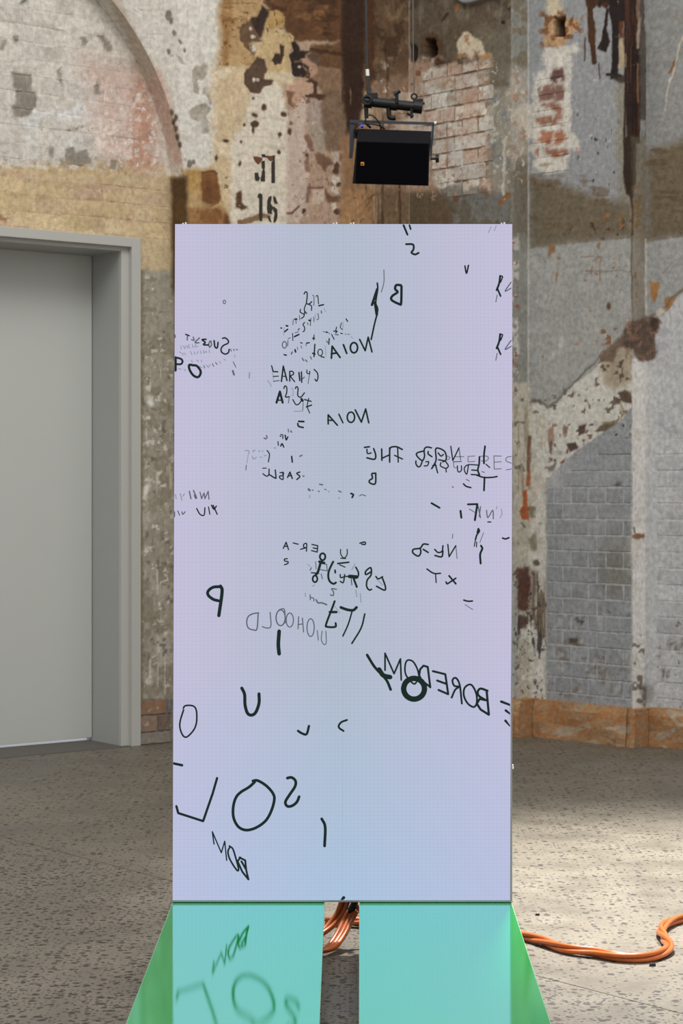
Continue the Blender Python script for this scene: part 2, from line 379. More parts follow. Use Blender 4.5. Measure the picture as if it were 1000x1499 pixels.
    p.poly(Cc([(690, 700), (800, 720), (800, 800), (740, 820), (790, 900), (740, 950), (680, 900)]), (214, 202, 184), soft=1.8, warp=.5); p.poly(Cc([(670, 1060), (740, 1050), (770, 1110), (730, 1160), (680, 1120)]), (208, 194, 172), soft=1.8, warp=.5); p.poly(Cc([(440, 890), (580, 880), (590, 1050), (420, 1070)]), (206, 180, 160), soft=3, warp=.5)
    p.poly(Cc([(700, 380), (840, 400), (830, 560), (760, 540), (700, 480)]), (190, 172, 158), soft=3, warp=.6)
    for a, b, rx, ry in ((760, 590, 4.6, 7), (735, 650, 5.5, 4), (770, 815, 4, 3.6), (765, 1170, 5.5, 5), (762, 2600, 2.4, 2.4), (350, 438, 2.6, 2.4), (325, 1170, 3.4, 4.4), (125, 120, 3, 5)):
        p.ell(410+a/9.09, 180+b/9.09, rx, ry, (86, 62, 48), soft=1.3, warp=.5, dh=-1.5)
    p.line(Cc([(95, 1190), (160, 1195), (215, 1140), (260, 1095)]), 2.6, (96, 68, 52), warp=.3); p.line(Cc([(380, 860), (480, 870), (560, 855)]), 3, (118, 82, 62), warp=.4)
    p.flecks((420, 60, 505, 330), (122, 84, 64), .34, .8, noise=p.n5*.5+p.n4*.5, w=.12); p.flecks((420, 170, 505, 330), (222, 208, 194), .36, .7, noise=p.n4*.5+p.n2*.5, w=.12)
    # behind the screen the stains fade into plain grey-beige render
    p.poly([(262, 372), (640, 372), (640, 1300), (262, 1300)], (172, 158, 138), soft=24, warp=1.4, var=.1); p.flecks((262, 360, 640, 1300), (140, 112, 84), .12, .7, soft=20, noise=p.st*.7+p.n2*.4, w=.25); p.flecks((262, 420, 640, 1300), (206, 198, 184), .2, .7, noise=p.n5, w=.2)
    # white stencil panel
    p.poly([(340, 196), (352, 194), (372, 128), (408, 118), (419, 150), (420, 250), (418, 420), (336, 420)], (223, 212, 192), soft=4, warp=.6, var=.05)
    p.flecks((338, 130, 420, 330), (204, 190, 166), .25, .6, noise=p.hs)
    for (a, b, rx, ry) in ((371, 144, 2, 2), (387, 157, 4, 4), (373, 168, 4, 3), (372, 182, 6, 6), (371, 192, 2, 5), (409, 197, 2.5, 4), (407, 222, 3, 4), (357, 185, 2, 2), (353, 208, 2, 2), (317, 232, 2, 5), (330, 206, 5, 3), (352, 240, 2, 4), (415, 168, 4, 4)):
        p.ell(a, b, rx, ry, (88, 62, 44), soft=1.3, warp=.4, dh=-1)
    p.poly([(346, 283), (353, 280), (355, 296), (362, 304), (354, 308), (346, 302)], (96, 66, 44), soft=2, warp=.5)
    p.line([(352, 326), (368, 322), (380, 316), (392, 315)], 8, (128, 92, 58), op=.85, warp=.5)
    # cream flake, dark peeled scabs
    p.poly(A([(700, 140), (820, 130), (890, 200), (880, 330), (780, 350), (820, 400), (960, 400), (1000, 450), (1000, 540), (930, 640), (960, 800), (940, 1000), (700, 1010), (640, 900), (700, 760), (610, 690), (560, 650), (620, 470), (610, 420), (640, 340), (680, 230)]), (204, 174, 124), soft=1.3, warp=.2, var=.08)
    p.poly(A([(700, 140), (820, 130), (890, 200), (880, 330), (780, 350), (640, 340), (680, 230)]), (190, 152, 92), soft=2, warp=.2, var=.14)
    p.poly(A([(650, 880), (800, 880), (1000, 860), (1000, 1010), (640, 1010)]), (217, 198, 164), soft=4, warp=.4)
    dk = (70, 52, 42)
    p.poly(A([(620, 60), (700, 150), (690, 200), (650, 280), (640, 350), (605, 450), (590, 480), (620, 500), (560, 520), (500, 510), (460, 530), (470, 590), (545, 645), (520, 680), (470, 630), (400, 570), (385, 520), (350, 500), (340, 370), (375, 300), (460, 270), (480, 220), (540, 205), (580, 170), (600, 110)]), (112, 84, 60), soft=1.2, warp=.15, dh=-4, var=.22)
    p.poly(A([(620, 70), (700, 150), (690, 200), (650, 280), (640, 350), (605, 450), (560, 400), (500, 300), (480, 230), (560, 205), (600, 130)]), (62, 46, 40), soft=2, warp=.25, var=.2)
    p.poly(A([(560, 690), (640, 730), (660, 800), (690, 840), (680, 880), (650, 900), (640, 960), (760, 985), (740, 1030), (640, 1060), (590, 1150), (480, 1130), (400, 1020), (400, 900), (420, 850), (460, 830), (520, 750)]), (92, 70, 54), soft=1.2, warp=.15, dh=-4, var=.24)
    p.poly(A([(830, 540), (890, 560), (880, 690), (850, 780), (770, 790), (730, 740), (780, 650), (840, 660)]), dk, soft=1.2, warp=.15, dh=-4, var=.2)
    for a, b, rx, ry in ((480, 350, 2.2, 3), (510, 445, 3.6, 3), (512, 590, 4, 6), (520, 968, 2.5, 3), (565, 972, 2.5, 2.5)): p.ell(310+a/8.333, b/8.333, rx, ry, (216, 206, 190), soft=1.1, warp=.2)
    p.poly(B([(150, 20), (200, 0), (260, 60), (270, 130), (420, 130), (350, 180), (340, 220), (270, 240), (310, 290), (380, 340), (405, 480), (380, 500), (330, 480), (200, 470), (160, 430), (150, 290), (120, 180), (180, 140)]), (52, 40, 34), soft=1.2, warp=.15, dh=-4, var=.2)
    p.ell(439, 97.5, 2.6, 1.8, (190, 176, 160), soft=1, warp=.1); p.ell(448.5, 101.5, 2, 1.5, (150, 132, 116), soft=1, warp=.1); p.line(B([(200, 270), (290, 260)]), 2.5, (130, 96, 72), warp=.2)
    p.poly(B([(400, 490), (500, 540), (515, 570), (490, 610), (490, 700), (620, 735), (600, 780), (520, 795), (450, 760), (330, 755), (335, 720), (440, 700), (450, 570), (350, 540)]), (86, 56, 42), soft=1.3, warp=.15, dh=-3, var=.15)
    # dark wet band towards the corner
    p.poly([(503, -420), (536, -420), (537, 60), (532, 150), (524, 200), (510, 215), (503, 150), (500, 60)], (57, 37, 26), soft=4, warp=.5, var=.25)
    p.poly([(534, -420), (556, -420), (552, 90), (545, 150), (534, 130)], (84, 52, 31), soft=4, warp=.4, var=.2)
    p.poly([(550, -420), (620, -420), (620, 130), (560, 140), (548, 100)], (106, 80, 56), soft=4, warp=.5, var=.22)
    p.flecks((545, -420, 620, 130), (72, 50, 34), .05, .8, noise=p.n5, w=.25); p.flecks((545, -420, 620, 140), (132, 112, 84), .2, .7, noise=p.n2*.6+p.n4*.5, w=.2)
    p.poly([(500, 200), (540, 180), (545, 300), (500, 330)], (150, 112, 78), soft=8, warp=.6, var=.2)
    p.poly([(545, 120), (620, 100), (620, 285), (545, 290)], (140, 112, 88), soft=8, var=.18)
    p.flecks((560, 85, 620, 290), (198, 178, 158), .12, .75, noise=p.n5, w=.2)
    p.poly([(500, 275), (560, 280), (560, 420), (500, 420)], (168, 126, 84), soft=8, var=.16); p.poly([(545, 280), (620, 275), (620, 420), (545, 420)], (122, 98, 72), soft=8, var=.16)
    p.flecks((500, -420, 620, 420), (60, 40, 27), .28, .6, noise=p.st*.8+p.n2*.3, w=.2)
    p.flecks((500, 130, 620, 420), (196, 160, 122), .36, .55, noise=fbm(x/4+8, y/60, 97, 3), w=.2)
    # foot of the arch reveal and door-side ochre
    p.poly([(250, 262), (274, 258), (277, 430), (252, 430)], (98, 72, 42), soft=5, warp=.3, var=.16)
    p.poly([(232, 96), (246, 130), (262, 190), (268, 240), (254, 240), (236, 180), (222, 140), (214, 112)], (202, 166, 148), soft=5, warp=.2, op=.8)
    p.poly([(150, -60), (192, 32), (230, 104), (216, 120), (190, 66), (130, -60)], (186, 170, 152), soft=4, warp=.1, op=.9)
    for (a, b) in ((255, 178), (258, 188), (261, 200), (264, 212), (252, 164), (258, 172)):
        p.ell(a, b, 3, 5, (92, 82, 68), soft=1.5, warp=.4)
    p.chip(-400, -420, 320, 250, (192, 182, 168), .22); p.chip(-400, 120, 250, 250, (186, 172, 158), .30); p.chip(150, 120, 240, 250, (226, 216, 206), .42)
    p.chip(-400, 250, 256, 400, (188, 152, 124), .34); p.chip(200, 400, 262, 1030, (206, 200, 188), .30); p.chip(200, 720, 262, 900, (116, 106, 92), .28); p.chip(200, 1026, 262, 1100, (176, 172, 164), .35)
    p.chip(262, 240, 345, 420, (110, 74, 40), .34); p.chip(318, -420, 380, 100, (116, 76, 40), .40); p.chip(312, 100, 345, 240, (232, 216, 188), .35)
    p.chip(340, 120, 420, 420, (198, 178, 146), .24); p.chip(372, -420, 520, 60, (88, 56, 32), .40); p.chip(420, 90, 500, 210, (140, 96, 68), .40); p.chip(420, 200, 505, 420, (150, 108, 88), .42)
    p.chip(502, -420, 545, 220, (60, 40, 28), .38); p.chip(540, -420, 640, 130, (92, 66, 46), .42); p.chip(545, 110, 640, 290, (204, 184, 162), .42); p.chip(505, 275, 640, 420, (112, 80, 52), .40)
    p.h += 1.1*p.n2+.45*p.n3
    return p.done()

def paint_right(x, y, brick=False):
    p = Paint(x, y)
    p.mix(np.ones(len(x)), (152, 152, 149), .05)
    # ---- pier next to the corner
    p.rect(560, -420, 752, 420, (100, 86, 69), soft=2, warp=0, var=.16)
    p.flecks((590, -420, 760, 100), (76, 62, 47), .1, .75, noise=p.n5, w=.3)
    p.flecks((590, -420, 760, 340), (128, 120, 100), .15, .6, noise=p.st*.5+p.n2*.5, w=.3)
    p.rect(700, 40, 752, 130, (118, 112, 96), soft=14, op=.8, var=.14)
    p.rect(590, 86, 645, 285, (178, 146, 120), soft=7, var=.16, op=.9)
    p.flecks((592, 85, 650, 290), (206, 194, 182), .0, .85, noise=p.n5, w=.2)
    p.flecks((592, 85, 650, 290), (124, 82, 60), .28, .85, noise=p.n4*.6+p.n2*.5, w=.12)
    patch = zc(480, 0, 3.571, [(640, 330), (700, 340), (850, 310), (860, 430), (885, 520), (860, 600), (880, 700), (860, 860), (850, 1000), (800, 960), (740, 960), (720, 1060), (690, 1040), (640, 1000), (560, 960), (520, 700), (500, 560), (500, 380), (560, 320)])
    p.poly(patch, (140, 115, 92) if not brick else (206, 198, 186), soft=2.5, warp=1, var=.12, dh=-3)
    pm = sstep(3, -3, p.sd(patch, 1))
    p.mix(pm*sstep(.1, .25, p.n5*.7+p.n4*.4)*.9, (196, 170, 150)); p.mix(pm*sstep(.3, .42, p.n5*.6-p.n4*.5), (164, 112, 86)); p.mix(pm*sstep(.2, .34, p.n2*.6-p.n3*.4), (150, 142, 124)); p.mix(pm*sstep(.15, .3, -p.n5), (212, 208, 198))
    p.poly([(640, 276), (672, 268), (680, 282), (700, 270), (712, 288), (752, 268), (752, 420), (640, 420)], (118, 117, 111), soft=3, warp=.8, var=.1)
    p.poly([(598, 280), (646, 280), (664, 300), (660, 420), (598, 420)], (104, 84, 62), soft=8, warp=.7, var=.16)
    p.flecks((600, 285, 752, 420), (92, 82, 62), .1, .6, noise=p.n2, w=.25)
    p.rect(716, 130, 752, 280, (158, 154, 140), soft=7, op=.85, var=.12); p.flecks((714, 120, 752, 285), (130, 132, 130), .1, .8, noise=p.n5, w=.15); p.flecks((714, 130, 775, 280), (205, 200, 186), .22, .8, noise=p.n4*.5+p.n2*.5, w=.12)
    p.line([(740, 200), (738, 250), (737, 284)], 4, (200, 194, 178), warp=.5, op=.85); p.line([(755, 195), (755, 240), (753, 276)], 5, (206, 198, 182), warp=.4, op=.85)
    p.line([(732, 297), (742, 286), (756, 278), (766, 282)], 7, (142, 92, 54), op=.9, warp=.8); p.ell(738, 290, 2, 2, (210, 160, 100), soft=1.2)
    p.poly([(664, 288), (672, 288), (672, 298), (666, 296)], (118, 78, 56), soft=1.5, warp=.4)
    p.line([(752, 2), (750, 10), (746, 14), (750, 20)], 3, (48, 38, 30)); p.ell(737, 33, 3, 3, (42, 33, 26), soft=1.2, warp=.2)
    p.line([(655, 20), (648, 30)], 4, (62, 46, 33)); p.ell(671, 11, 4, 4, (160, 104, 60), soft=2)
    p.ell(604, 78, 7, 13, (50, 36, 28), soft=2, warp=.2, dh=-14); p.ell(632, 66, 17, 19, (92, 68, 48), soft=4, dh=-3)
    p.poly([(623, 58), (636, 57), (639, 79), (631, 84), (622, 83), (621, 72)], (66, 42, 30), soft=1.5, warp=.15, dh=-420); p.ell(645, 92, 10, 7, (84, 58, 40), soft=3)
    p.poly([(668, 60), (676, 52), (684, 46), (696, 54), (706, 60), (712, 80), (704, 88), (696, 74), (690, 90), (680, 76), (672, 82)], (206, 190, 164), soft=1.6, warp=.5); p.flecks((668, 50, 718, 92), (170, 126, 84), .25, .85, noise=p.n4, w=.12); p.line([(704, 84), (716, 82)], 6, (176, 132, 86), warp=.8)
    p.rect(560, 392, 752, 1200, (150, 150, 145), soft=8, warp=1, var=.08); p.flecks((560, 400, 752, 1100), (128, 116, 98), .15, .7, noise=p.st*.6+p.n2*.5, w=.25); p.flecks((560, 560, 752, 1100), (200, 196, 186), .2, .8, noise=p.n5, w=.12)
    # ---- first return
    p.rect(748, -420, 776, 1060, (144, 144, 136), soft=1.5, warp=.05, var=.1)
    p.flecks((748, 340, 760, 570), (215, 210, 202), .1, .8, soft=3, noise=p.n4); p.flecks((748, 340, 760, 570), (150, 86, 66), .35, .9, soft=3, noise=p.n3)
    p.flecks((748, -420, 775, 340), (122, 108, 84), .1, .7, noise=p.n2); p.rect(748, 200, 776, 345, (118, 106, 84), soft=12, op=.7)
    p.rect(748, 100, 775, 230, (196, 186, 172), soft=12, op=.7); p.flecks((748, 100, 775, 230), (168, 130, 106), .15, .7, noise=p.n4)
    # ---- middle face: pale blue grey
    p.rect(774, -420, 926, 352, (151, 153, 155), soft=2, warp=.05, var=.05)
    p.poly([(790, -420), (818, -420), (822, 24), (812, 32), (798, 20)], (206, 190, 158), soft=5)
    p.poly([(794, 36), (815, 18), (832, 30), (850, 30), (848, 44), (830, 58), (822, 78), (806, 86), (796, 60)], (190, 150, 108), soft=3, warp=.8, var=.2)
    p.flecks((790, 16, 852, 70), (132, 84, 48), .05, .85, noise=p.n4, w=.2)
    p.poly([(796, 70), (846, 62), (850, 72), (836, 82), (838, 120), (836, 190), (850, 204), (846, 222), (836, 216), (830, 246), (802, 256), (780, 244), (780, 170), (778, 130), (790, 105), (800, 98), (796, 84)], (208, 203, 192), soft=3, warp=1, dh=-2, var=.06)
    p.flecks((752, 90, 785, 250), (206, 198, 184), .0, .8, soft=8, noise=p.n5)
    for q, c in (([(809, 100), (824, 98), (827, 118), (812, 122), (804, 116)], (112, 78, 70)), ([(786, 130), (800, 124), (824, 124), (828, 146), (806, 150), (790, 146)], (142, 104, 92)),
                 ([(792, 150), (814, 150), (826, 164), (818, 170), (808, 160), (792, 156)], (164, 112, 92)), ([(782, 176), (802, 170), (822, 168), (822, 180), (790, 184)], (158, 112, 88)),
                 ([(786, 194), (826, 190), (830, 206), (806, 212), (786, 208)], (178, 116, 84)), ([(796, 218), (826, 216), (834, 224), (818, 230), (798, 226)], (162, 108, 84)), ([(782, 222), (788, 220), (786, 232)], (170, 120, 96)), ([(788, 240), (806, 238), (800, 244)], (150, 128, 92)), ([(842, 216), (848, 216), (846, 224)], (180, 110, 80))):
        p.poly(q, c, soft=2, warp=.5, var=.14)
    p.flecks((780, 96, 832, 240), (210, 205, 196), .25, .8, noise=p.n4, w=.15)
    p.ell(774, 2, 2, 2, (150, 150, 146))
    p.rect(811, 26, 826, 53, (58, 40, 28), soft=2, warp=.25, dh=-75)
    p.flecks((845, 110, 905, 280), (44, 38, 34), .5, .9, noise=fbm(x/6, y/12, 131, 3)); p.flecks((845, 110, 900, 280), (198, 196, 190), .52, .8, noise=fbm(x/9+4, y/9, 141, 3))
    p.rect(905, 110, 920, 300, (136, 128, 104), soft=8, op=.7)
    # brown tide above the old roof line
    tide = [(774, 262), (800, 262), (850, 282), (925, 300), (925, 346), (776, 363)]
    p.poly(tide, (116, 104, 84), soft=10, warp=.7, var=.12); p.flecks((776, 255, 925, 355), (104, 84, 58), .1, .6, noise=p.n2*.7+p.hs*.5, w=.3)
    # black drips
    G = lambda q: zc(850, 0, 10, q); bk, rb = (40, 28, 24), (74, 44, 27)
    p.poly(G([(70, -400), (430, -400), (430, 60), (380, 130), (310, 90), (250, 60), (180, 140), (90, 100)]), rb, soft=1.5, warp=.3, var=.3)
    p.line(G([(140, 0), (150, 300), (175, 560), (195, 800), (205, 900)]), 8, rb, warp=.25, dh=1); p.line(G([(170, 350), (180, 600)]), 11, (78, 50, 26), warp=.3); p.line(G([(70, 550), (62, 880)]), 1.8, rb, warp=.15); p.line(G([(272, 930), (278, 1150)]), 2, (70, 58, 46), warp=.15)
    p.line(G([(270, 80), (300, 20), (380, 0)]), 6, (48, 34, 26), warp=.3)
    p.poly(G([(250, 720), (320, 560), (350, 330), (380, 120), (420, 120), (390, 400), (420, 560), (430, 640), (375, 770), (290, 735)]), bk, soft=1.2, warp=.2, dh=1)
    p.poly(G([(410, -400), (660, -400), (660, 300), (580, 330), (560, 560), (555, 1150), (440, 1160), (470, 700), (450, 300), (420, 180)]), (38, 28, 26), soft=1.3, warp=.2, dh=1.5, var=.3)
    p.poly(G([(560, 560), (630, 540), (650, 800), (640, 1000), (560, 1000)]), (178, 158, 128), soft=1.5, warp=.3); p.poly(G([(565, 320), (625, 300), (620, 540), (570, 550)]), (104, 54, 32), soft=1.5, warp=.3, var=.25)
    p.poly(G([(640, -400), (945, -400), (930, 300), (955, 480), (970, 800), (962, 2600), (945, 1750), (880, 1760), (860, 2100), (690, 2100), (650, 1250), (640, 500)]), (44, 30, 26), soft=1.3, warp=.2, dh=1.5, var=.3)
    p.flecks((912, -420, 948, 200), (84, 46, 29), .12, .9, soft=4, noise=fbm(x/3.5, y/80, 155, 3), w=.2)
    p.line(G([(860, 270), (850, 450), (835, 690)]), 4.5, (168, 152, 132), warp=.25); p.line(G([(830, 930), (835, 1500)]), 2.2, (146, 108, 74), warp=.15); p.line(G([(850, 0), (840, 150), (860, 260)]), 5, (150, 124, 100), warp=.3, op=.8)
    p.line(G([(660, 780), (665, 1000)]), 2, (150, 120, 84), warp=.2); p.line(G([(410, 1110), (500, 1100), (600, 1120)]), 5, (34, 28, 24), warp=.6)
    p.line([(917, 100), (915, 180), (914, 260)], 3, (52, 38, 30), warp=.2)
    p.poly([(915, 200), (932, 195), (930, 270), (926, 290), (916, 285), (912, 262)], (54, 40, 32), soft=2, warp=.3)
    p.line([(922, 280), (927, 310), (926, 350), (924, 400), (929, 470)], 4, (66, 46, 34), warp=.2, dh=-3)
    p.flecks((926, 270, 942, 340), (158, 110, 56), .0, .8, soft=4, noise=p.n4)
    p.flecks((860, 320, 925, 350), (70, 48, 32), .35, .9, noise=p.n3); p.flecks((870, 315, 930, 350), (160, 106, 58), .4, .8, noise=p.n4)
    p.ell(910, 118, 14, 6, (50, 40, 32), soft=3, warp=1, op=.8)
    # grey coat below the line
    p.poly([(774, 364), (924, 348), (924, 800), (774, 800)], (162, 162, 158), soft=1.5, warp=.1, var=.04)
    p.flecks((776, 365, 924, 560), (170, 170, 166), .25, .5, noise=p.n2)
    p.flecks((776, 365, 924, 560), (160, 118, 78), .58, .85, noise=p.n4, w=.1); p.flecks((850, 350, 924, 420), (150, 100, 58), .45, .7, noise=p.n4, w=.1)
    for q in ([(803, 358), (813, 358), (812, 368), (802, 378)], [(872, 360), (878, 352), (876, 366)], [(814, 398), (818, 400), (815, 414)], [(862, 398), (868, 396), (866, 404)]):
        p.poly(q, (152, 112, 74), soft=1.5, warp=.4)
    p.line([(778, 375), (790, 372), (802, 386)], 1.2, (120, 112, 102), op=.6); p.line([(860, 398), (895, 396), (955, 400)], 1.2, (110, 100, 90), op=.7); p.line([(850, 376), (880, 375)], 1.2, (112, 102, 90), op=.7)
    p.line([(868, 382), (880, 375), (878, 410)], 2, (150, 104, 66), op=.7); p.ell(891, 448, 3, 6, (96, 76, 58), soft=1.5, warp=.2)
    p.ell(823, 505, 4, 10, (184, 184, 178), soft=2); p.ell(812, 515, 4, 4, (180, 180, 174), soft=2)
    p.flecks((880, 480, 905, 505), (140, 92, 58), .1, .9, soft=3, noise=p.n4)
    # exposed white undercoat
    white = [(774, 594), (786, 588), (803, 597), (816, 590), (832, 574), (842, 560), (870, 540), (885, 520), (908, 506), (922, 498), (930, 520), (926, 592), (912, 612), (886, 630), (862, 648), (838, 664), (812, 690), (800, 706), (799, 1030), (774, 1030)]
    p.poly(white, (207, 204, 194), soft=2, warp=.4, dh=-2.5, var=.05)
    p.flecks((776, 600, 800, 1020), (190, 184, 170), .1, .8, noise=p.n2)
    p.flecks((805, 570, 925, 680), (110, 92, 82), .30, .9, noise=p.n4*.7+p.n3*.5, w=.1); p.flecks((795, 620, 870, 690), (124, 84, 74), .27, .9, noise=p.n5*.5+p.n4*.6, w=.1)
    p.poly([(880, 536), (905, 512), (926, 500), (926, 560), (900, 572), (884, 560)], (172, 158, 134), soft=7, warp=.8); p.flecks((870, 520, 925, 590), (96, 80, 64), .4, .9, noise=p.n4, w=.1)
    for q, c in (([(904, 575), (914, 570), (925, 574), (924, 592), (910, 588)], (98, 78, 64)), ([(869, 632), (884, 618), (900, 616), (910, 610), (904, 626), (884, 632)], (110, 96, 78)),
                 ([(846, 624), (858, 620), (856, 634), (848, 638)], (92, 70, 64)), ([(824, 622), (832, 624), (830, 640), (824, 636)], (150, 118, 104)), ([(801, 630), (811, 624), (812, 644), (802, 650)], (166, 134, 116)), ([(828, 650), (842, 648), (846, 656), (832, 662)], (92, 74, 68)), ([(818, 678), (828, 670), (824, 680)], (130, 80, 66)), ([(803, 645), (809, 646), (808, 666), (804, 662)], (120, 94, 84)), ([(802, 672), (808, 670), (808, 676)], (90, 88, 86)), ([(802, 684), (812, 678), (810, 690), (802, 690)], (132, 126, 124))):
        p.poly(q, c, soft=1.4, warp=.3, dh=-1)
    p.line([(774, 590), (786, 586), (803, 595), (816, 588), (842, 558), (872, 528), (886, 514)], 2.5, (110, 102, 92), op=.8, warp=.5, dh=-2)
    p.line([(882, 618), (905, 618), (914, 604), (908, 592)], 2.5, (150, 134, 92), op=.8, warp=.5)
    p.flecks((768, 585, 805, 605), (108, 100, 88), .15, .9, soft=4, noise=p.n4)
    p.poly([(876, 530), (890, 512), (915, 484), (930, 480), (930, 500), (905, 512), (892, 530)], (122, 102, 84), soft=3, warp=.8)
    # foot of the first return and white band
    p.rect(750, 560, 776, 1030, (192, 186, 170), soft=3, warp=.3, var=.08)
    p.flecks((750, 590, 776, 720), (160, 148, 124), .05, .8, noise=p.st); p.flecks((750, 560, 776, 700), (108, 98, 84), .4, .8, noise=p.n4)
    p.line([(775, 640), (774, 690)], 5, (132, 96, 78), warp=.2); p.poly([(771, 694), (777, 692), (776, 712), (770, 712)], (176, 104, 68), soft=1.3, warp=.2)
    p.poly([(766, 718), (773, 718), (772, 742), (776, 742), (774, 762), (764, 760), (760, 748), (766, 740)], (184, 92, 50), soft=1.3, warp=.3)
    p.ell(781, 794, 6, 13, (140, 138, 118), soft=2, warp=.3); p.poly([(775, 740), (783, 742), (780, 760), (775, 758)], (130, 130, 104), soft=2, warp=.3)
    p.ell(784, 824, 4, 4, (104, 92, 80), soft=1.5, warp=.4); p.line([(763, 766), (768, 772)], 2, (90, 76, 62))
    m = p.poly([(757, 830), (775, 830), (776, 892), (770, 896), (757, 892)], (104, 70, 56), soft=3, warp=.6, var=.25); p.flecks((755, 830, 778, 900), (160, 72, 52), .35, .8, soft=3, noise=p.n4)
    p.poly([(778, 834), (799, 838), (800, 934), (790, 940), (778, 900)], (128, 112, 92), soft=3, warp=.6, var=.2, tex=sstep(-.35, -.1, p.st))
    p.poly([(758, 900), (775, 904), (770, 920), (758, 920)], (104, 78, 66), soft=2, warp=.5)
    p.flecks((756, 900, 802, 1000), (74, 66, 64), .12, .9, soft=5, noise=p.n5*.5+p.st*.6, w=.12); p.flecks((756, 920, 800, 1020), (216, 213, 206), .2, .8, noise=p.n2)
    p.rect(748, 850, 757, 1030, (176, 176, 172), soft=2, warp=.3)
    # painted brickwork below
    gb = [(800, 706), (812, 690), (838, 664), (862, 648), (886, 631), (912, 613), (926, 594), (926, 1060), (800, 1060)]
    gm = p.poly(gb, (150, 153, 157), soft=1.5, warp=.15, var=.04)
    p.flecks((800, 660, 926, 1000), (140, 141, 140), .2, .7, noise=p.n2)
    g2 = sstep(860, 890, x)*sstep(930, 922, x)*sstep(745, 800, y)*sstep(880, 850, y); p.mix(g2*.75*(.6+.4*p.n1), (122, 119, 106))
    p.flecks((895, 600, 926, 740), (58, 54, 52), .42, .9, soft=8, noise=p.n3, w=.1); p.flecks((900, 600, 926, 720), (188, 186, 180), .4, .7, noise=p.n4, w=.1)
    p.flecks((802, 880, 926, 1030), (118, 108, 92), .2, .8, soft=30, noise=p.n4*.6+p.n2*.5, w=.2); p.flecks((802, 870, 926, 1030), (72, 68, 62), .42, .8, soft=30, noise=p.n4*.7+p.n5*.4, w=.12)
    p.flecks((802, 870, 926, 1030), (186, 186, 184), .35, .6, soft=30, noise=fbm(x/10, y/10, 161, 3))
    # ---- second return
    p.rect(925, 345, 946, 480, (150, 142, 128), soft=1.5, warp=.05); p.flecks((925, 345, 946, 470), (150, 100, 58), .25, .8, soft=4, noise=p.n4*.5+p.st*.6)
    p.rect(925, 200, 946, 350, (128, 116, 92), soft=3, warp=.1, op=.55); p.rect(936, -420, 947, 190, (150, 146, 136), soft=3, warp=.3, op=.45)
    p.rect(925, 525, 945.5, 1060, (226, 222, 216), soft=1.5, warp=.05, var=.05)
    p.flecks((925, 530, 946, 1000), (206, 198, 188), .15, .7, noise=p.n2); p.flecks((922, 930, 950, 1060), (110, 102, 90), .15, .8, noise=p.n4)
    p.poly([(924, 785), (932, 780), (944, 782), (944, 788), (932, 789)], (146, 104, 72), soft=1.4, warp=.4, dh=3); p.line([(928, 772), (930, 780)], 2, (100, 80, 60))
    # ---- far face
    p.rect(945.5, -420, 2600, 352, (146, 146, 143), soft=1, warp=0, var=.06)
    p.flecks((945, -420, 1200, 230), (130, 126, 118), .15, .6, noise=p.hs*.6+p.n2*.5, w=.3)
    p.line([(1000, 48), (990, 85), (984, 110), (976, 140), (974, 160)], 2.5, (205, 192, 168), op=.85, warp=.5); p.line([(986, 92), (980, 108)], 4, (136, 96, 66), warp=.5)
    p.poly([(947, 225), (1000, 205), (2600, 190), (2600, 322), (1000, 347), (947, 354)], (116, 101, 78), soft=14, warp=.6, var=.12); p.flecks((947, 215, 2600, 345), (96, 78, 54), .1, .7, noise=p.n2*.6+p.hs*.6, w=.3)
    p.poly([(945.5, 355), (1000, 347), (2600, 320), (2600, 1100), (945.5, 1100)], (158, 158, 156), soft=1.5, warp=.1, var=.04)
    p.poly([(945, 475), (970, 462), (1000, 428), (2600, 300), (2600, 1100), (945, 1100)], (188, 189, 190), soft=2, warp=.3, var=.04)
    p.flecks((946, 480, 2600, 1000), (162, 163, 165), .15, .6, noise=p.n2); p.flecks((945.5, 480, 962, 1020), (200, 200, 198), -.2, .5, soft=6, noise=p.n5)
    p.poly([(952, 410), (966, 414), (964, 426), (958, 444), (953, 438)], (172, 122, 72), soft=1.5, warp=.4); p.poly([(970, 440), (978, 434), (992, 436), (984, 448), (974, 456)], (172, 122, 72), soft=1.5, warp=.4)
    p.line([(952, 462), (966, 458), (974, 446), (1000, 424)], 3.5, (120, 104, 84), op=.8, warp=.5, dh=-2); p.ell(964, 458, 7, 5, (205, 194, 178), soft=2)
    p.line([(970, 400), (985, 385)], 1.5, (120, 100, 80), op=.6)
    p.poly([(922, 470), (940, 464), (962, 466), (970, 472), (958, 490), (962, 512), (957, 526), (934, 528), (926, 512), (914, 512), (906, 502)], (108, 88, 76), soft=3, warp=.7, var=.2, dh=-2)
    p.flecks((915, 465, 965, 530), (150, 112, 90), .2, .8, soft=4, noise=p.n4); p.flecks((915, 465, 965, 530), (70, 56, 48), .3, .8, soft=4, noise=p.n5)
    p.flecks((946, 890, 2600, 1060), (112, 100, 86), .28, .8, soft=30, noise=p.n4*.6+p.n2*.5, w=.2); p.ell(945, 1015, 10, 14, (96, 86, 76), soft=5, op=.8)
    # pale caulk lines on the inner edges
    p.line([(773.5, -420), (773.5, 570)], 2.2, (206, 204, 196), op=.75, warp=.08); p.line([(945.5, 350), (945.5, 460)], 2.4, (214, 210, 202), op=.8, warp=.08); p.line([(945.5, 530), (945.5, 960)], 3, (222, 220, 214), op=.85, warp=.08)
    p.line([(599, -420), (599, 420)], 1.6, (196, 184, 170), op=.7, warp=.08)
    # mortar of the open brickwork is paler than the coat on the bricks
    if not brick:
        p.mix(gm*sstep(650, 700, y)*.8, (174, 176, 178)); z3 = sstep(944, 948, x)*sstep(640, 720, y); p.mix(z3*.7, (190, 191, 191))
        p.h -= 1.5*gm
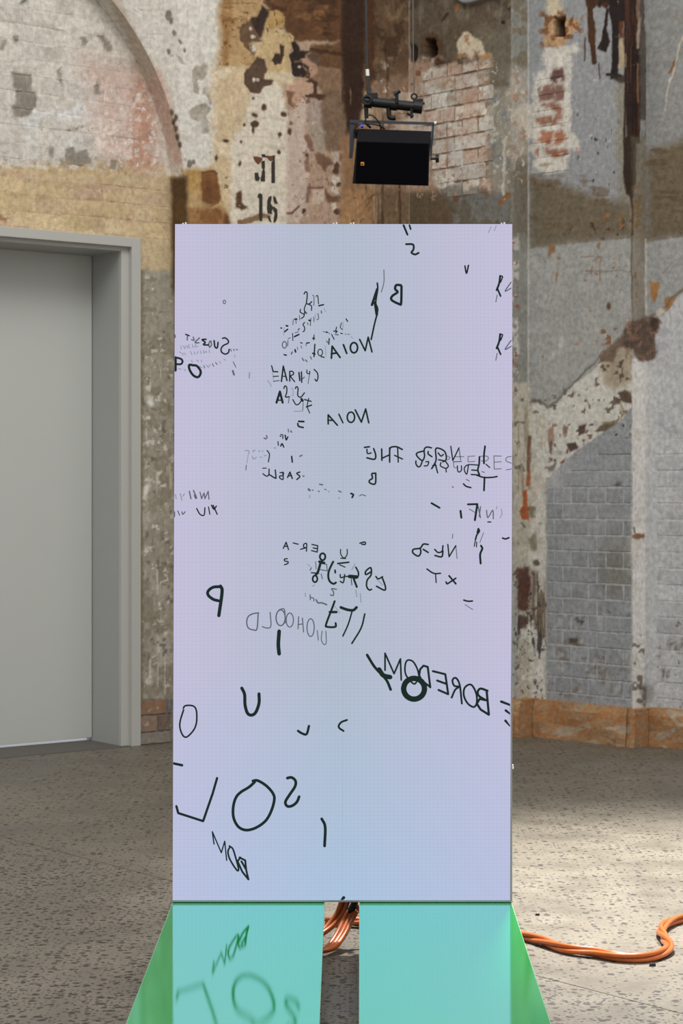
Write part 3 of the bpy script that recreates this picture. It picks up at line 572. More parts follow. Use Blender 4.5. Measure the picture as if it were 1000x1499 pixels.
    p.chip(590, -420, 752, 420, (92, 80, 64), .38); p.chip(596, 85, 650, 290, (208, 192, 176), .48); p.chip(606, 92, 722, 288, (178, 148, 126), .48); p.chip(665, 50, 716, 92, (178, 134, 92), .45)
    p.chip(718, 90, 776, 280, (206, 198, 184), .42); p.chip(748, 340, 776, 580, (196, 190, 178), .36); p.chip(748, 570, 800, 830, (156, 146, 126), .38); p.chip(748, 830, 800, 1030, (84, 72, 66), .45)
    p.chip(776, -420, 925, 262, (180, 180, 176), .20); p.chip(778, 95, 836, 250, (176, 134, 112), .40); p.chip(790, 15, 850, 70, (118, 76, 44), .45); p.chip(776, 262, 925, 352, (92, 76, 54), .36); p.chip(860, -420, 945, 150, (128, 110, 88), .30)
    p.chip(776, 365, 925, 580, (170, 171, 168), .24); p.chip(800, 580, 925, 690, (134, 112, 98), .26); p.chip(800, 700, 925, 880, (172, 174, 175), .20); p.chip(800, 880, 925, 1040, (112, 104, 92), .34)
    p.chip(925, 530, 945, 1040, (176, 166, 152), .24); p.chip(947, -420, 2600, 220, (168, 166, 160), .24); p.chip(947, 220, 2600, 350, (92, 76, 54), .34); p.chip(947, 352, 2600, 900, (190, 190, 189), .24); p.chip(947, 900, 2600, 1060, (116, 106, 92), .30)
    p.h += .9*p.n2+.4*p.n3
    return p.done()

# ------------------------------------------------------------------ wall meshes
class WallMesh:
    def __init__(s): s.V = []; s.Fc = []; s.Nn = []; s.T = []; s.n = 0
    def grid(s, pts, nrm, taper):
        """pts (nz, nu, 3), nrm (2,), taper (nz, nu): where relief fades out"""
        nz, nu, _ = pts.shape
        idx = np.arange(nz*nu).reshape(nz, nu)+s.n
        a, b, c, d = idx[:-1, :-1], idx[:-1, 1:], idx[1:, 1:], idx[1:, :-1]
        s.Fc.append(np.stack([a, b, c, d], -1).reshape(-1, 4))
        s.V.append(pts.reshape(-1, 3)); s.Nn.append(np.tile([nrm[0], nrm[1], 0.0], (nz*nu, 1))); s.T.append(taper.ravel()); s.n += nz*nu
    def face(s, A, u, n, us, zs, tl=True, tr=True):
        us = np.asarray(us); zs = np.asarray(zs)
        if us.ndim == 1: us = np.tile(us, (len(zs), 1))
        Z = np.tile(zs[:, None], (1, us.shape[1]))
        pts = np.stack([A[0]+us*u[0], A[1]+us*u[1], Z], -1)
        t = np.ones_like(us)
        if tl: t = t*sstep(0, .014, us-us[:, :1])
        if tr: t = t*sstep(0, .014, us[:, -1:]-us)
        s.grid(pts, n, t)
    def ret(s, A, u, n, uedge, depth, zs, cols=14):
        """return from a proud face (plane A) back into the wall at u = uedge(z)"""
        zs = np.asarray(zs); ue = np.broadcast_to(np.asarray(uedge), zs.shape)
        k = np.linspace(0, depth, cols)
        X = A[0]+ue[:, None]*u[0]-k[None]*n[0]; Y = A[1]+ue[:, None]*u[1]-k[None]*n[1]
        pts = np.stack([X, Y, np.tile(zs[:, None], (1, cols))], -1)
        return pts, k
def steps(a, b, d): return np.linspace(a, b, max(2, int(round((b-a)/d))+1))
def joinsteps(*seg):
    out = [steps(*seg[0])]
    for q in seg[1:]: out.append(steps(*q)[1:])
    return np.concatenate(out)
D = 0.0065
def finish_wall(name, wm, painter, origin):
    V = np.concatenate(wm.V); Fc = np.concatenate(wm.Fc); Nn = np.concatenate(wm.Nn); T = np.concatenate(wm.T)
    x, y = proj(V); p = painter(x, y)
    V = V+Nn*(p.h*T*0.001)[:, None]
    me = bpy.data.meshes.new(name)
    me.vertices.add(len(V)); me.vertices.foreach_set('co', (V-np.asarray(origin)).astype(np.float32).ravel())
    me.loops.add(Fc.size); me.loops.foreach_set('vertex_index', Fc.ravel().astype(np.int32))
    me.polygons.add(len(Fc)); me.polygons.foreach_set('loop_start', np.arange(0, Fc.size, 4, dtype=np.int32))
    me.polygons.foreach_set('use_smooth', np.ones(len(Fc), bool))
    a = me.attributes.new('Col', 'FLOAT_COLOR', 'POINT')
    a.data.foreach_set('color', np.concatenate([lin(np.clip(p.col, 4, 250)), np.ones((len(V), 1))], 1).astype(np.float32).ravel())
    a = me.attributes.new('Flk', 'FLOAT_COLOR', 'POINT')
    a.data.foreach_set('color', np.concatenate([lin(np.clip(p.c2, 4, 250)), p.amt[:, None]], 1).astype(np.float32).ravel())
    me.update(calc_edges=True); me.validate()
    me.materials.append(WALL)
    o = bpy.data.objects.new(name, me); put(o, origin, None); return o

corner = np.array([*(AP+UC_L*uL), 0.0])
wl = WallMesh()
DOOR_TOP = 2.71
wl.face(AL, uL, nL, joinsteps((-2.7, -1.05, .05), (-1.05, .235, D)), joinsteps((DOOR_TOP-.02, ZTOP, D)), tl=False, tr=False)
wl.face(AL, uL, nL, steps(-.03, .235, D), steps(0, DOOR_TOP-.02, D), tl=False, tr=False)
zp = joinsteps((0, 2.6, .025), (2.6, ZTOP, D))
tt = np.linspace(0, 1, 300)
ue = arch_edge(zp)
wl.face(AP, uL, nL, ue[:, None]+(UC_L-ue)[:, None]*tt[None], zp, tl=True, tr=True)
pts, k = wl.ret(AP, uL, nL, ue, REV+.004, zp); wl.grid(pts, -uL, np.tile(sstep(0, .02, k)*sstep(REV+.004, REV-.02, k), (len(zp), 1)))
wall_left = finish_wall('wall_left', wl, paint_left, corner)
tag(wall_left, 'peeling white, ochre and brown plastered brick wall with arched recess around grey door', 'wall', kind='structure')

wr = WallMesh()
U1 = u_at(752, B1, uR); U2 = u_at(925, BR, uR); U3 = u_at(1090, B3, uR)
zr = joinsteps((0, 2.6, .025), (2.6, ZTOP, D)); zf = steps(0, ZTOP, D)
wr.face(B1, uR, nR, steps(UC_R, U1, D), zr)
pts, k = wr.ret(B1, uR, nR, U1, ST1, zf, 22); wr.grid(pts, uR, np.tile(sstep(0, .02, k)*sstep(ST1, ST1-.02, k), (len(zf), 1)))
wr.face(BR, uR, nR, steps(U1, U2, D), zf)
pts, k = wr.ret(BR, uR, nR, U2, ST2, zf, 22); wr.grid(pts, uR, np.tile(sstep(0, .02, k)*sstep(ST2, ST2-.02, k), (len(zf), 1)))
wr.face(B3, uR, nR, joinsteps((U2, U3, D), (U3, U3+1.6, .03)), zf)
wall_right = finish_wall('wall_right', wr, paint_right, corner)
tag(wall_right, 'stepped grey painted brick wall with rust drips, peeling patches and stone plinth', 'wall', kind='structure')

# ------------------------------------------------------------------ bricks that show through, each its own piece
def brick(parent, painter, A, u, n, u0, u1, z0, z1, proud, name='brick', base=0.0, jit=0.0, tint=None, ts=.85):
    nx, nz = (5, 2) if u1-u0 > .15 else (3, 2)
    gu, gz = np.meshgrid(np.linspace(u0, u1, 9), np.linspace(z0, z1, 4)); gu = gu.ravel(); gz = gz.ravel()
    sx, sy = proj(np.stack([A[0]+gu*u[0], A[1]+gu*u[1], gz], 1))
    if painter(sx, sy).col.std(0).max() > 13: nx, nz = (14, 5) if u1-u0 > .15 else (8, 5)      # a stain or flake crosses this brick
    r = 0.0025; off = base+proud+random.uniform(-jit, jit)
    us = np.linspace(u0+r, u1-r, nx+1); zs = np.linspace(z0+r, z1-r, nz+1)
    v = []
    for j, z in enumerate(zs):
        for i, q in enumerate(us):
            e = 1.0 if i in (0, nx) or j in (0, nz) else .3
            v.append((q+random.uniform(-.0018, .0018)*e, z+random.uniform(-.0018, .0018)*e, off+random.uniform(-.0006, .0006)))
    f = [(j*(nx+1)+i, j*(nx+1)+i+1, (j+1)*(nx+1)+i+1, (j+1)*(nx+1)+i) for j in range(nz) for i in range(nx)]
    ring = [i for i in range(nx+1)]+[(j+1)*(nx+1)-1 for j in range(1, nz+1)]+[nz*(nx+1)+i for i in range(nx-1, -1, -1)]+[j*(nx+1) for j in range(nz-1, 0, -1)]
    b0 = len(v)
    for i in ring:
        a, z, _ = v[i]
        a2 = a+(r if abs(i % (nx+1)-nx) < .5 else (-r if i % (nx+1) == 0 else 0)); z2 = z+(r if i >= nz*(nx+1) else (-r if i <= nx else 0))
        v.append((a2, z2, base-.006))
    m = len(ring)
    for k in range(m): f.append((ring[(k+1) % m], ring[k], b0+k, b0+(k+1) % m))
    V = np.array([(A[0]+a*u[0]+o*n[0], A[1]+a*u[1]+o*n[1], z) for a, z, o in v])
    x, y = proj(V); p = painter(x, y); col = p.col
    if tint is not None: col = col+(np.asarray(tint)-col)*ts
    col = col*(1+random.uniform(-.045, .045))
    return mesh(name, V, f, WALL, parent, smooth=False, cols=lin(np.clip(col, 4, 250)), flk=np.concatenate([lin(np.clip(p.c2, 4, 250)), p.amt[:, None]], 1))
def courses(parent, painter, A, u, n, inside, ua, ub, za, zb, ph_u, ph_z, proud, base=0.0, jit=0.001, parity=0, pitch=.0868, tints=None, ts=.5):
    j0 = int(math.floor((za-ph_z)/pitch)); j1 = int(math.ceil((zb-ph_z)/pitch))
    for j in range(j0, j1):
        z0 = ph_z+j*pitch; L = .240 if (j+parity) % 2 == 0 else .120
        o = ph_u+(0 if L > .2 else .06)
        i0 = int(math.floor((ua-o)/L)); i1 = int(math.ceil((ub-o)/L))
        for i in range(i0, i1):
            a0 = max(o+i*L+random.uniform(.003, .005), ua); a1 = min(o+(i+1)*L-random.uniform(.003, .005), ub)
            if a1-a0 < .03: continue
            c = np.array([[*(A+u*((a0+a1)/2)), z0+pitch/2]]); x, y = proj(c)
            if inside(x[0], y[0]): brick(parent, painter, A, u, n, a0, a1, z0+.0042, z0+pitch-.0042, proud, base=base, jit=jit, tint=random.choice(tints) if tints else None, ts=ts)
def inpoly(pts):
    def f(x, y):
        c = False
        for i in range(len(pts)):
            ax, ay = pts[i]; bx, by = pts[(i+1) % len(pts)]
            if (ay > y) != (by > y) and x < (bx-ax)*(y-ay)/(by-ay+1e-12)+ax: c = not c
        return c
    return f
def zrow(py, px, A, u):
    Y = A[1]+u_at(px, A, u)*u[1]; return HC+(HY-py)/F*Y
pr_b = lambda x, y: paint_right(x, y, True)
# painted brickwork low on the middle and far faces
phz = zrow(713.3, 850, BR, uR); phu = u_at(824, BR, uR)
courses(wall_right, pr_b, BR, uR, nR, inpoly([(806, 712), (840, 675), (890, 645), (926, 625), (926, 1050), (800, 1050)]), u_at(801, BR, uR), U2-.003, 0.1, 2.0, phu, phz, .0025, base=-.0012, parity=0)
courses(wall_right, pr_b, B3, uR, nR, inpoly([(945, 640), (1200, 640), (1200, 1040), (945, 1040)]), U2+.07, U2+.62, 0.1, 2.0, phu+.06, phz, .002, parity=1)
# bared bricks on the pier and the middle face
courses(wall_right, pr_b, B1, uR, nR, inpoly([(606, 110), (640, 92), (722, 90), (725, 200), (716, 285), (655, 285), (612, 250)]), u_at(604, B1, uR), U1-.02, 2.9, 3.8, phu+.03, phz, .005, base=-.003, jit=.0025, tints=[(212, 206, 196), (206, 186, 168), (192, 156, 128), (168, 160, 146), (214, 208, 200), (170, 118, 92), (200, 192, 178)], ts=.3)
courses(wall_right, pr_b, BR, uR, nR, inpoly([(776, 95), (836, 95), (836, 245), (776, 245)]), U1+.02, u_at(834, BR, uR), 2.9, 3.7, phu, phz, .003, base=-.002, jit=.002)
# bricks under the thick paint of the tympanum and the ochre band
courses(wall_left, paint_left, AL, uL, nL, inpoly([(-20, -30), (110, -30), (150, 30), (200, 110), (232, 190), (244, 236), (-20, 236)]), -.98, .17, 2.7, ZTOP, .02, 2.02, .0008, jit=.0006)
courses(wall_left, paint_left, AL, uL, nL, inpoly([(-20, 252), (246, 262), (246, 352), (206, 352), (206, 348), (-20, 334)]), -.98, .19, 2.7, 3.1, .02, 2.02, .001, jit=.0006, tints=[(214, 192, 154), (196, 166, 140), (206, 180, 136), (200, 172, 124)], ts=.3)
# bare bricks at the foot of the door surround
zb = zrow(1089, 228, AL, uL)
brick(wall_left, paint_left, AL, uL, nL, .0, .165, .160, .236, .004, tint=(150, 114, 88))
brick(wall_left, paint_left, AL, uL, nL, .0, .105, .070, .150, .004, tint=(150, 122, 102))
brick(wall_left, paint_left, AL, uL, nL, .113, .19, .070, .150, .003, tint=(118, 98, 86))
brick(wall_left, paint_left, AL, uL, nL, .173, .20, .160, .236, .003, tint=(120, 120, 118))
brick(wall_left, paint_left, AL, uL, nL, .0, .19, .004, .062, .006, tint=(134, 128, 118))

# stone plinth blocks along the foot of the right wall
def stone_mat():
    m, nt, N, L, b = new_mat('stained_sandstone')
    ge = N.new('ShaderNodeNewGeometry')
    mp = N.new('ShaderNodeMapping'); mp.inputs['Rotation'].default_value = (0.5, 0.3, 0.2); mp.inputs['Scale'].default_value = (1, 1, 2.2)
    L.new(ge.outputs['Position'], mp.inputs['Vector'])
    n1 = N.new('ShaderNodeTexNoise'); n1.inputs['Scale'].default_value = 5; n1.inputs['Detail'].default_value = 6; n1.inputs['Distortion'].default_value = 1.2
    n2 = N.new('ShaderNodeTexNoise'); n2.inputs['Scale'].default_value = 40; n2.inputs['Detail'].default_value = 5
    L.new(mp.outputs['Vector'], n1.inputs['Vector']); L.new(ge.outputs['Position'], n2.inputs['Vector'])
    cr = N.new('ShaderNodeValToRGB'); e = cr.color_ramp.elements
    e[0].position = .28; e[0].color = rgba((122, 96, 72)); e[1].position = .72; e[1].color = rgba((178, 158, 134))
    x = e.new(.45); x.color = rgba((166, 132, 96)); x = e.new(.53); x.color = rgba((164, 112, 66)); x = e.new(.60); x.color = rgba((160, 142, 118))
    L.new(n1.outputs['Fac'], cr.inputs['Fac'])
    r = N.new('ShaderNodeMapRange'); r.inputs['From Min'].default_value = .3; r.inputs['From Max'].default_value = .7; r.inputs['To Min'].default_value = .82; r.inputs['To Max'].default_value = 1.15
    L.new(n2.outputs['Fac'], r.inputs['Value'])
    v = N.new('ShaderNodeVectorMath'); v.operation = 'SCALE'; L.new(cr.outputs['Color'], v.inputs[0]); L.new(r.outputs['Result'], v.inputs['Scale'])
    L.new(v.outputs['Vector'], b.inputs['Base Color']); b.inputs['Roughness'].default_value = .85
    bp = N.new('ShaderNodeBump'); bp.inputs['Strength'].default_value = .6; bp.inputs['Distance'].default_value = .006
    L.new(n1.outputs['Fac'], bp.inputs['Height']); L.new(bp.outputs['Normal'], b.inputs['Normal'])
    return m
STONE = stone_mat()
def plinth(A, u, n, a0, a1, z1, out, chamfer=.012, deep=.03):
    nx = max(4, int((a1-a0)/.05)); nz = 5
    v = []; f = []
    for j in range(nz+1):
        for i in range(nx+1):
            a = a0+(a1-a0)*i/nx; z = z1*j/nz
            o = out+.006*math.sin(a*13+z*21)+random.uniform(-.003, .003)
            if j == nz: o -= chamfer; 
            if i in (0, nx): o -= .006
            v.append((A[0]+a*u[0]+o*n[0], A[1]+a*u[1]+o*n[1], z+random.uniform(-.002, .002)*(0 < j)))
    for j in range(nz):
        for i in range(nx): f.append((j*(nx+1)+i, j*(nx+1)+i+1, (j+1)*(nx+1)+i+1, (j+1)*(nx+1)+i))
    ring = list(range(nx+1))+[(j+1)*(nx+1)-1 for j in range(1, nz+1)]+[nz*(nx+1)+i for i in range(nx-1, -1, -1)]+[j*(nx+1) for j in range(nz-1, 0, -1)]
    b0 = len(v); inv = [((v[i][0]-n[0]*(out+deep)), (v[i][1]-n[1]*(out+deep)), v[i][2]) for i in ring]; v += inv
    m = len(ring)
    for k in range(m): f.append((ring[(k+1) % m], ring[k], b0+k, b0+(k+1) % m))
    mesh('plinth_stone', v, f, STONE, wall_right, smooth=False)
PZ = .205
plinth(B1, uR, nR, UC_R+.06, UC_R+.72, PZ, .055); plinth(B1, uR, nR, UC_R+.73, U1-.02, PZ, .05)
plinth(B1, uR, nR, U1-.012, U1+.065, PZ+.004, .035, deep=.12)
plinth(BR, uR, nR, U1+.07, U2-.004, PZ, .055)
plinth(BR, uR, nR, U2, U2+.05, PZ-.003, .05, deep=.12)
plinth(B3, uR, nR, U2+.054, U2+.55, PZ, .06); plinth(B3, uR, nR, U2+.56, U2+1.3, PZ, .06); plinth(B3, uR, nR, U2+1.31, U2+2.15, PZ, .06)

# stencilled numerals on the white plaster panel
INK = plain('faded_black_stencil_paint', (52, 46, 42), .8, var=.25, scale=60)
RUST = plain('rust_brown_flake', (112, 66, 44), .85, var=.25, scale=60)
def on_left(px, py, off=.0035):
    uu = u_at(px, AP, uL); q = AP+uu*uL; Y = q[1]; return np.array([q[0]+nL[0]*off, q[1]+nL[1]*off, HC+(HY-py)/F*Y])
def decal(name, polys, mat):
    b = MB()
    for q in polys:
        pp = [on_left(350+a/12.49, 210+c/12.49) for a, c in q]; bk = [w-np.array([nL[0], nL[1], 0])*.004 for w in pp]
        n = len(pp); b.add(pp+bk, [list(range(n))[::-1]]+[(i, (i+1) % n, n+(i+1) % n, n+i) for i in range(n)])
    return b.build(name, mat, wall_left)
decal('stencil_numeral', [[(410, 330), (465, 310), (470, 430), (455, 470), (470, 520), (470, 690), (400, 690), (392, 640), (410, 580), (412, 520), (440, 470), (412, 450)], [(285, 535), (345, 535), (352, 590), (378, 640), (350, 685), (295, 675), (283, 610)], [(405, 200), (470, 195), (475, 225), (540, 228), (520, 250), (420, 245)]], INK)
decal('stencil_numeral', [[(590, 340), (615, 330), (618, 220), (648, 215), (652, 720), (590, 720)]], INK)
decal('stencil_numeral', [[(335, 975), (350, 925), (385, 910), (422, 935), (422, 1290), (420, 1415), (375, 1415), (365, 1290), (368, 1010)]], INK)
decal('stencil_numeral', [[(510, 1190), (515, 1050), (540, 980), (590, 955), (585, 1040), (570, 1090), (600, 1140), (625, 1180), (590, 1240), (600, 1290), (520, 1275)], [(622, 962), (660, 985), (705, 1100), (645, 1100), (630, 1040)], [(625, 1150), (690, 1200), (700, 1330), (670, 1430), (625, 1445), (640, 1340), (650, 1260), (625, 1230)], [(520, 1320), (560, 1350), (590, 1440), (545, 1415)]], INK)
decal('peeling_flake', [[(258, 240), (330, 240), (420, 265), (420, 300), (380, 355), (340, 380), (300, 335), (270, 290)]], RUST)
decal('peeling_flake', [[(505, 235), (590, 225), (630, 215), (635, 280), (585, 325), (545, 300)]], RUST)

# ------------------------------------------------------------------ floor: two concrete slabs with a joint
def floor_mat(name, dens, base):
    m, nt, N, L, b = new_mat(name)
    ge = N.new('ShaderNodeNewGeometry'); pos = ge.outputs['Position']
    def noise(scale, det=4, dist=0):
        n = N.new('ShaderNodeTexNoise'); n.inputs['Scale'].default_value = scale; n.inputs['Detail'].default_value = det; n.inputs['Distortion'].default_value = dist
        L.new(pos, n.inputs['Vector']); return n.outputs['Fac']
    def rng(src, f0, f1, lo, hi):
        r = N.new('ShaderNodeMapRange'); r.inputs['From Min'].default_value = f0; r.inputs['From Max'].default_value = f1; r.inputs['To Min'].default_value = lo; r.inputs['To Max'].default_value = hi
        L.new(src, r.inputs['Value']); return r.outputs['Result']
    def math_(op, a, c):
        x = N.new('ShaderNodeMath'); x.operation = op
        for i, q in enumerate((a, c)):
            if isinstance(q, (int, float)): x.inputs[i].default_value = q
            else: L.new(q, x.inputs[i])
        return x.outputs[0]
    big = noise(.9, 3); mid = noise(5, 4); fine = noise(60, 3)
    cr = N.new('ShaderNodeValToRGB'); e = cr.color_ramp.elements
    e[0].position = .3; e[0].color = rgba([c*.80 for c in base]); e[1].position = .7; e[1].color = rgba([min(255, c*1.12) for c in base])
    L.new(math_('ADD', math_('MULTIPLY', big, .5), math_('MULTIPLY', mid, .5)), cr.inputs['Fac'])
    fr = rng(fine, .3, .7, .88, 1.1)
    v = N.new('ShaderNodeVectorMath'); v.operation = 'SCALE'; L.new(cr.outputs['Color'], v.inputs[0]); L.new(fr, v.inputs['Scale'])
    # dark aggregate, two sizes, patchy
    dv = N.new('ShaderNodeTexNoise'); dv.inputs['Scale'].default_value = 40; dv.inputs['Detail'].default_value = 2; L.new(pos, dv.inputs['Vector'])
    wv = N.new('ShaderNodeVectorMath'); wv.operation = 'MULTIPLY_ADD'; L.new(dv.outputs['Color'], wv.inputs[0]); wv.inputs[1].default_value = (.022, .022, 0); L.new(pos, wv.inputs[2])
    def specks(scale, dmin, dmax, thr):
        vo = N.new('ShaderNodeTexVoronoi'); vo.voronoi_dimensions = '2D'; vo.inputs['Scale'].default_value = scale; L.new(wv.outputs['Vector'], vo.inputs['Vector'])
        sp = N.new('ShaderNodeSeparateColor'); L.new(vo.outputs['Color'], sp.inputs['Color'])
        patch = rng(mid, .35, .65, -.12, .16)
        keep = math_('LESS_THAN', sp.outputs[0], math_('ADD', patch, thr))
        size = rng(sp.outputs[1], 0, 1, dmin, dmax)
        d = rng(math_('SUBTRACT', vo.outputs['Distance'], size), -.05, .05, 1, 0)
        return math_('MULTIPLY', d, keep)
    s = math_('MAXIMUM', specks(30, .10, .34, dens), specks(64, .12, .36, dens*.85))
    r = N.new('ShaderNodeMath'); r.operation = 'MULTIPLY'; L.new(s, r.inputs[0]); r.inputs[1].default_value = .85
    mx = N.new('ShaderNodeMixRGB'); L.new(r.outputs[0], mx.inputs['Fac']); L.new(v.outputs['Vector'], mx.inputs['Color1']); mx.inputs['Color2'].default_value = rgba((36, 33, 31))
    L.new(mx.outputs['Color'], b.inputs['Base Color'])
    L.new(rng(mid, .3, .7, .42, .62), b.inputs['Roughness']); b.inputs['Specular IOR Level'].default_value = .35
    bp = N.new('ShaderNodeBump'); bp.inputs['Strength'].default_value = .12; bp.inputs['Distance'].default_value = .002; L.new(fine, bp.inputs['Height']); L.new(bp.outputs['Normal'], b.inputs['Normal'])
    return m
FL_BACK = floor_mat('worn_concrete_back_slab', .34, (111, 104, 92)); FL_FRONT = floor_mat('exposed_aggregate_front_slab', .66, (115, 108, 97))
FILL = plain('dirt_in_joint', (84, 77, 68), .95)
floor = thing('floor', (0, 7, 0), 'worn beige concrete floor with dark aggregate and a long slab joint', 'floor', kind='structure')
J0 = floor_pt(0, 1224)[:2]; J1 = floor_pt(1000, 1484)[:2]; jd = (J1-J0)/np.linalg.norm(J1-J0); jn = np.array([-jd[1], jd[0]])
if jn[1] < 0: jn = -jn
def slab(name, sgn, mat):
    a = J0-9*jd; c = J1+9*jd; o = jn*sgn*.0022; far = jn*sgn*14
    q = [a+o, c+o, c+far, a+far]
    q = q if sgn > 0 else q[::-1]
    MB().box8([(*w, -.12) for w in q]+[(*w, 0) for w in q]).build(name, mat, floor)
slab('floor_slab', 1, FL_BACK); slab('floor_slab', -1, FL_FRONT)
a, c = J0-9*jd, J1+9*jd
MB().box8([(*(a-jn*.0022), -.1), (*(c-jn*.0022), -.1), (*(c+jn*.0022), -.1), (*(a+jn*.0022), -.1), (*(a-jn*.0022), -.004), (*(c-jn*.0022), -.004), (*(c+jn*.0022), -.004), (*(a+jn*.0022), -.004)]).build('joint_filler', FILL, floor)

# ------------------------------------------------------------------ door in the arched recess
DM = plain('grey_door_paint', (192, 194, 190), .38, var=.02, scale=4); DF = plain('grey_frame_paint', (182, 182, 176), .42, var=.025, scale=5)
DJ = plain('grey_jamb_paint', (168, 170, 168), .42, var=.025, scale=5); TH = plain('dark_threshold_concrete', (92, 88, 82), .8, var=.12, scale=25, bump=.2)
door = thing('door_1', (*(AL-1.1*uL), 0), 'plain grey flush door set deep in a stepped grey frame', 'door', kind='structure')
def lw(a, o, z): q = AL+a*uL+o*nL; return np.array([q[0], q[1], z])
def lbox(b, a0, a1, o0, o1, z0, z1):      # along wall, outwards, up
    return b.box8([lw(a0, o1, z0), lw(a1, o1, z0), lw(a1, o0, z0), lw(a0, o0, z0), lw(a0, o1, z1), lw(a1, o1, z1), lw(a1, o0, z1), lw(a0, o0, z1)])
DW = 2.4; HT = DOOR_TOP
lbox(MB(), -.060, -.004, -.02, .016, 0, HT).build('frame_post', DF, door, bevel=.002)
lbox(MB(), -DW, -.060, -.02, .016, HT-.050, HT).build('frame_head', DF, door, bevel=.002)
lbox(MB(), -.106, -.057, -.05, -.017, 0, HT-.045).build('stop_bead', DF, door, bevel=.003)
lbox(MB(), -DW, -.106, -.05, -.017, HT-.072, HT-.045).build('stop_bead', DF, door, bevel=.003)
lbox(MB(), -.106, -.07, -.38, -.05, 0, HT-.07).build('jamb_lining', DJ, door)
lbox(MB(), -DW, -.106, -.38, -.05, HT-.072, HT-.045).build('head_lining', DJ, door)
lbox(MB(), -1.15, -.110, -.36, -.315, .020, HT-.072).build('door_leaf', DM, door, bevel=.002)
lbox(MB(), -DW, -1.154, -.36, -.315, .020, HT-.072).build('door_leaf', DM, door, bevel=.002)
lbox(MB(), -DW, -.07, -.345, .02, -.05, .003).build('threshold', TH, door)
tag(mesh('daylight_gap_slab', [lw(-4, -.346, .002), lw(1.5, -.346, .002), lw(1.5, -4, .002), lw(-4, -4, .002)], [(0, 1, 2, 3)], plain('pale_daylight_slab', (226, 232, 240), .9), None), 'pale paving slab added to show as daylight in the gap under the grey door', 'paving', kind='structure')  # bluish white slab added behind the leaf; its pale colour stands for daylight

# ------------------------------------------------------------------ screen
Y0, TILT = 6.05, 0.018
ZS = HC+(HY-1321)/F*Y0
def scr(px, py, off=0.0):
    """point on the tilted screen face under a photo pixel (off = towards the viewer)"""
    k = (HY-py)/F; Y = (Y0+TILT*(HC-ZS))/(1-TILT*k); return np.array([(px-CX)/F*(Y-off), Y-off, HC+k*(Y-off)])
XL = lambda y: 256+(252.5-256)*(y-328)/993; XR = lambda y: 750.0
CASE = plain('dark_cabinet_metal', (52, 52, 56), .5, .4); MASK = plain('grey_led_mask_edge', (150, 147, 152), .6); PIN = plain('white_connector_plastic', (235, 235, 235), .5)
def led_mat():
    m, nt, N, L, b = new_mat('lit_led_face')
    ge = N.new('ShaderNodeNewGeometry'); sp = N.new('ShaderNodeSeparateXYZ'); L.new(ge.outputs['Position'], sp.inputs[0])
    def rng(src, f0, f1, lo, hi):
        r = N.new('ShaderNodeMapRange'); r.inputs['From Min'].default_value = f0; r.inputs['From Max'].default_value = f1; r.inputs['To Min'].default_value = lo; r.inputs['To Max'].default_value = hi
        L.new(src, r.inputs['Value']); return r.outputs['Result']
    ab = N.new('ShaderNodeMath'); ab.operation = 'ABSOLUTE'; L.new(sp.outputs['X'], ab.inputs[0])
    side = rng(ab.outputs[0], .02, .5, 0, 1); low = rng(sp.outputs['Z'], .9, .2, 0, 1)
    def mix(f, c1, c2):
        x = N.new('ShaderNodeMixRGB'); L.new(f, x.inputs['Fac'])
        for s, c in (('Color1', c1), ('Color2', c2)):
            if isinstance(c, tuple): x.inputs[s].default_value = rgba(c)
            else: L.new(c, x.inputs[s])
        return x.outputs['Color']
    c = mix(low, mix(side, (179, 189, 205), (197, 192, 219)), mix(side, (172, 196, 222), (186, 194, 224)))
    # pixel pitch of the wall of diodes
    def grid(sock, pitch):
        w = N.new('ShaderNodeMath'); w.operation = 'MULTIPLY'; w.inputs[1].default_value = 2*math.pi/pitch; L.new(sock, w.inputs[0])
        s = N.new('ShaderNodeMath'); s.operation = 'SINE'; L.new(w.outputs[0], s.inputs[0]); return rng(s.outputs[0], .5, 1, 1, .965)
    g = N.new('ShaderNodeMath'); g.operation = 'MULTIPLY'; L.new(grid(sp.outputs['X'], .0117), g.inputs[0]); L.new(grid(sp.outputs['Z'], .0117), g.inputs[1])
    em = N.new('ShaderNodeEmission'); L.new(c, em.inputs['Color']); L.new(g.outputs[0], em.inputs['Strength'])
    L.new(em.outputs[0], N['Material Output'].inputs['Surface']); return m
LED = led_mat()
screen = thing('led_screen', scr(501, 1321), 'tall white LED screen covered with scattered mirrored black handwriting', 'screen')
ys = [328, 576, 824, 1072, 1320.5]
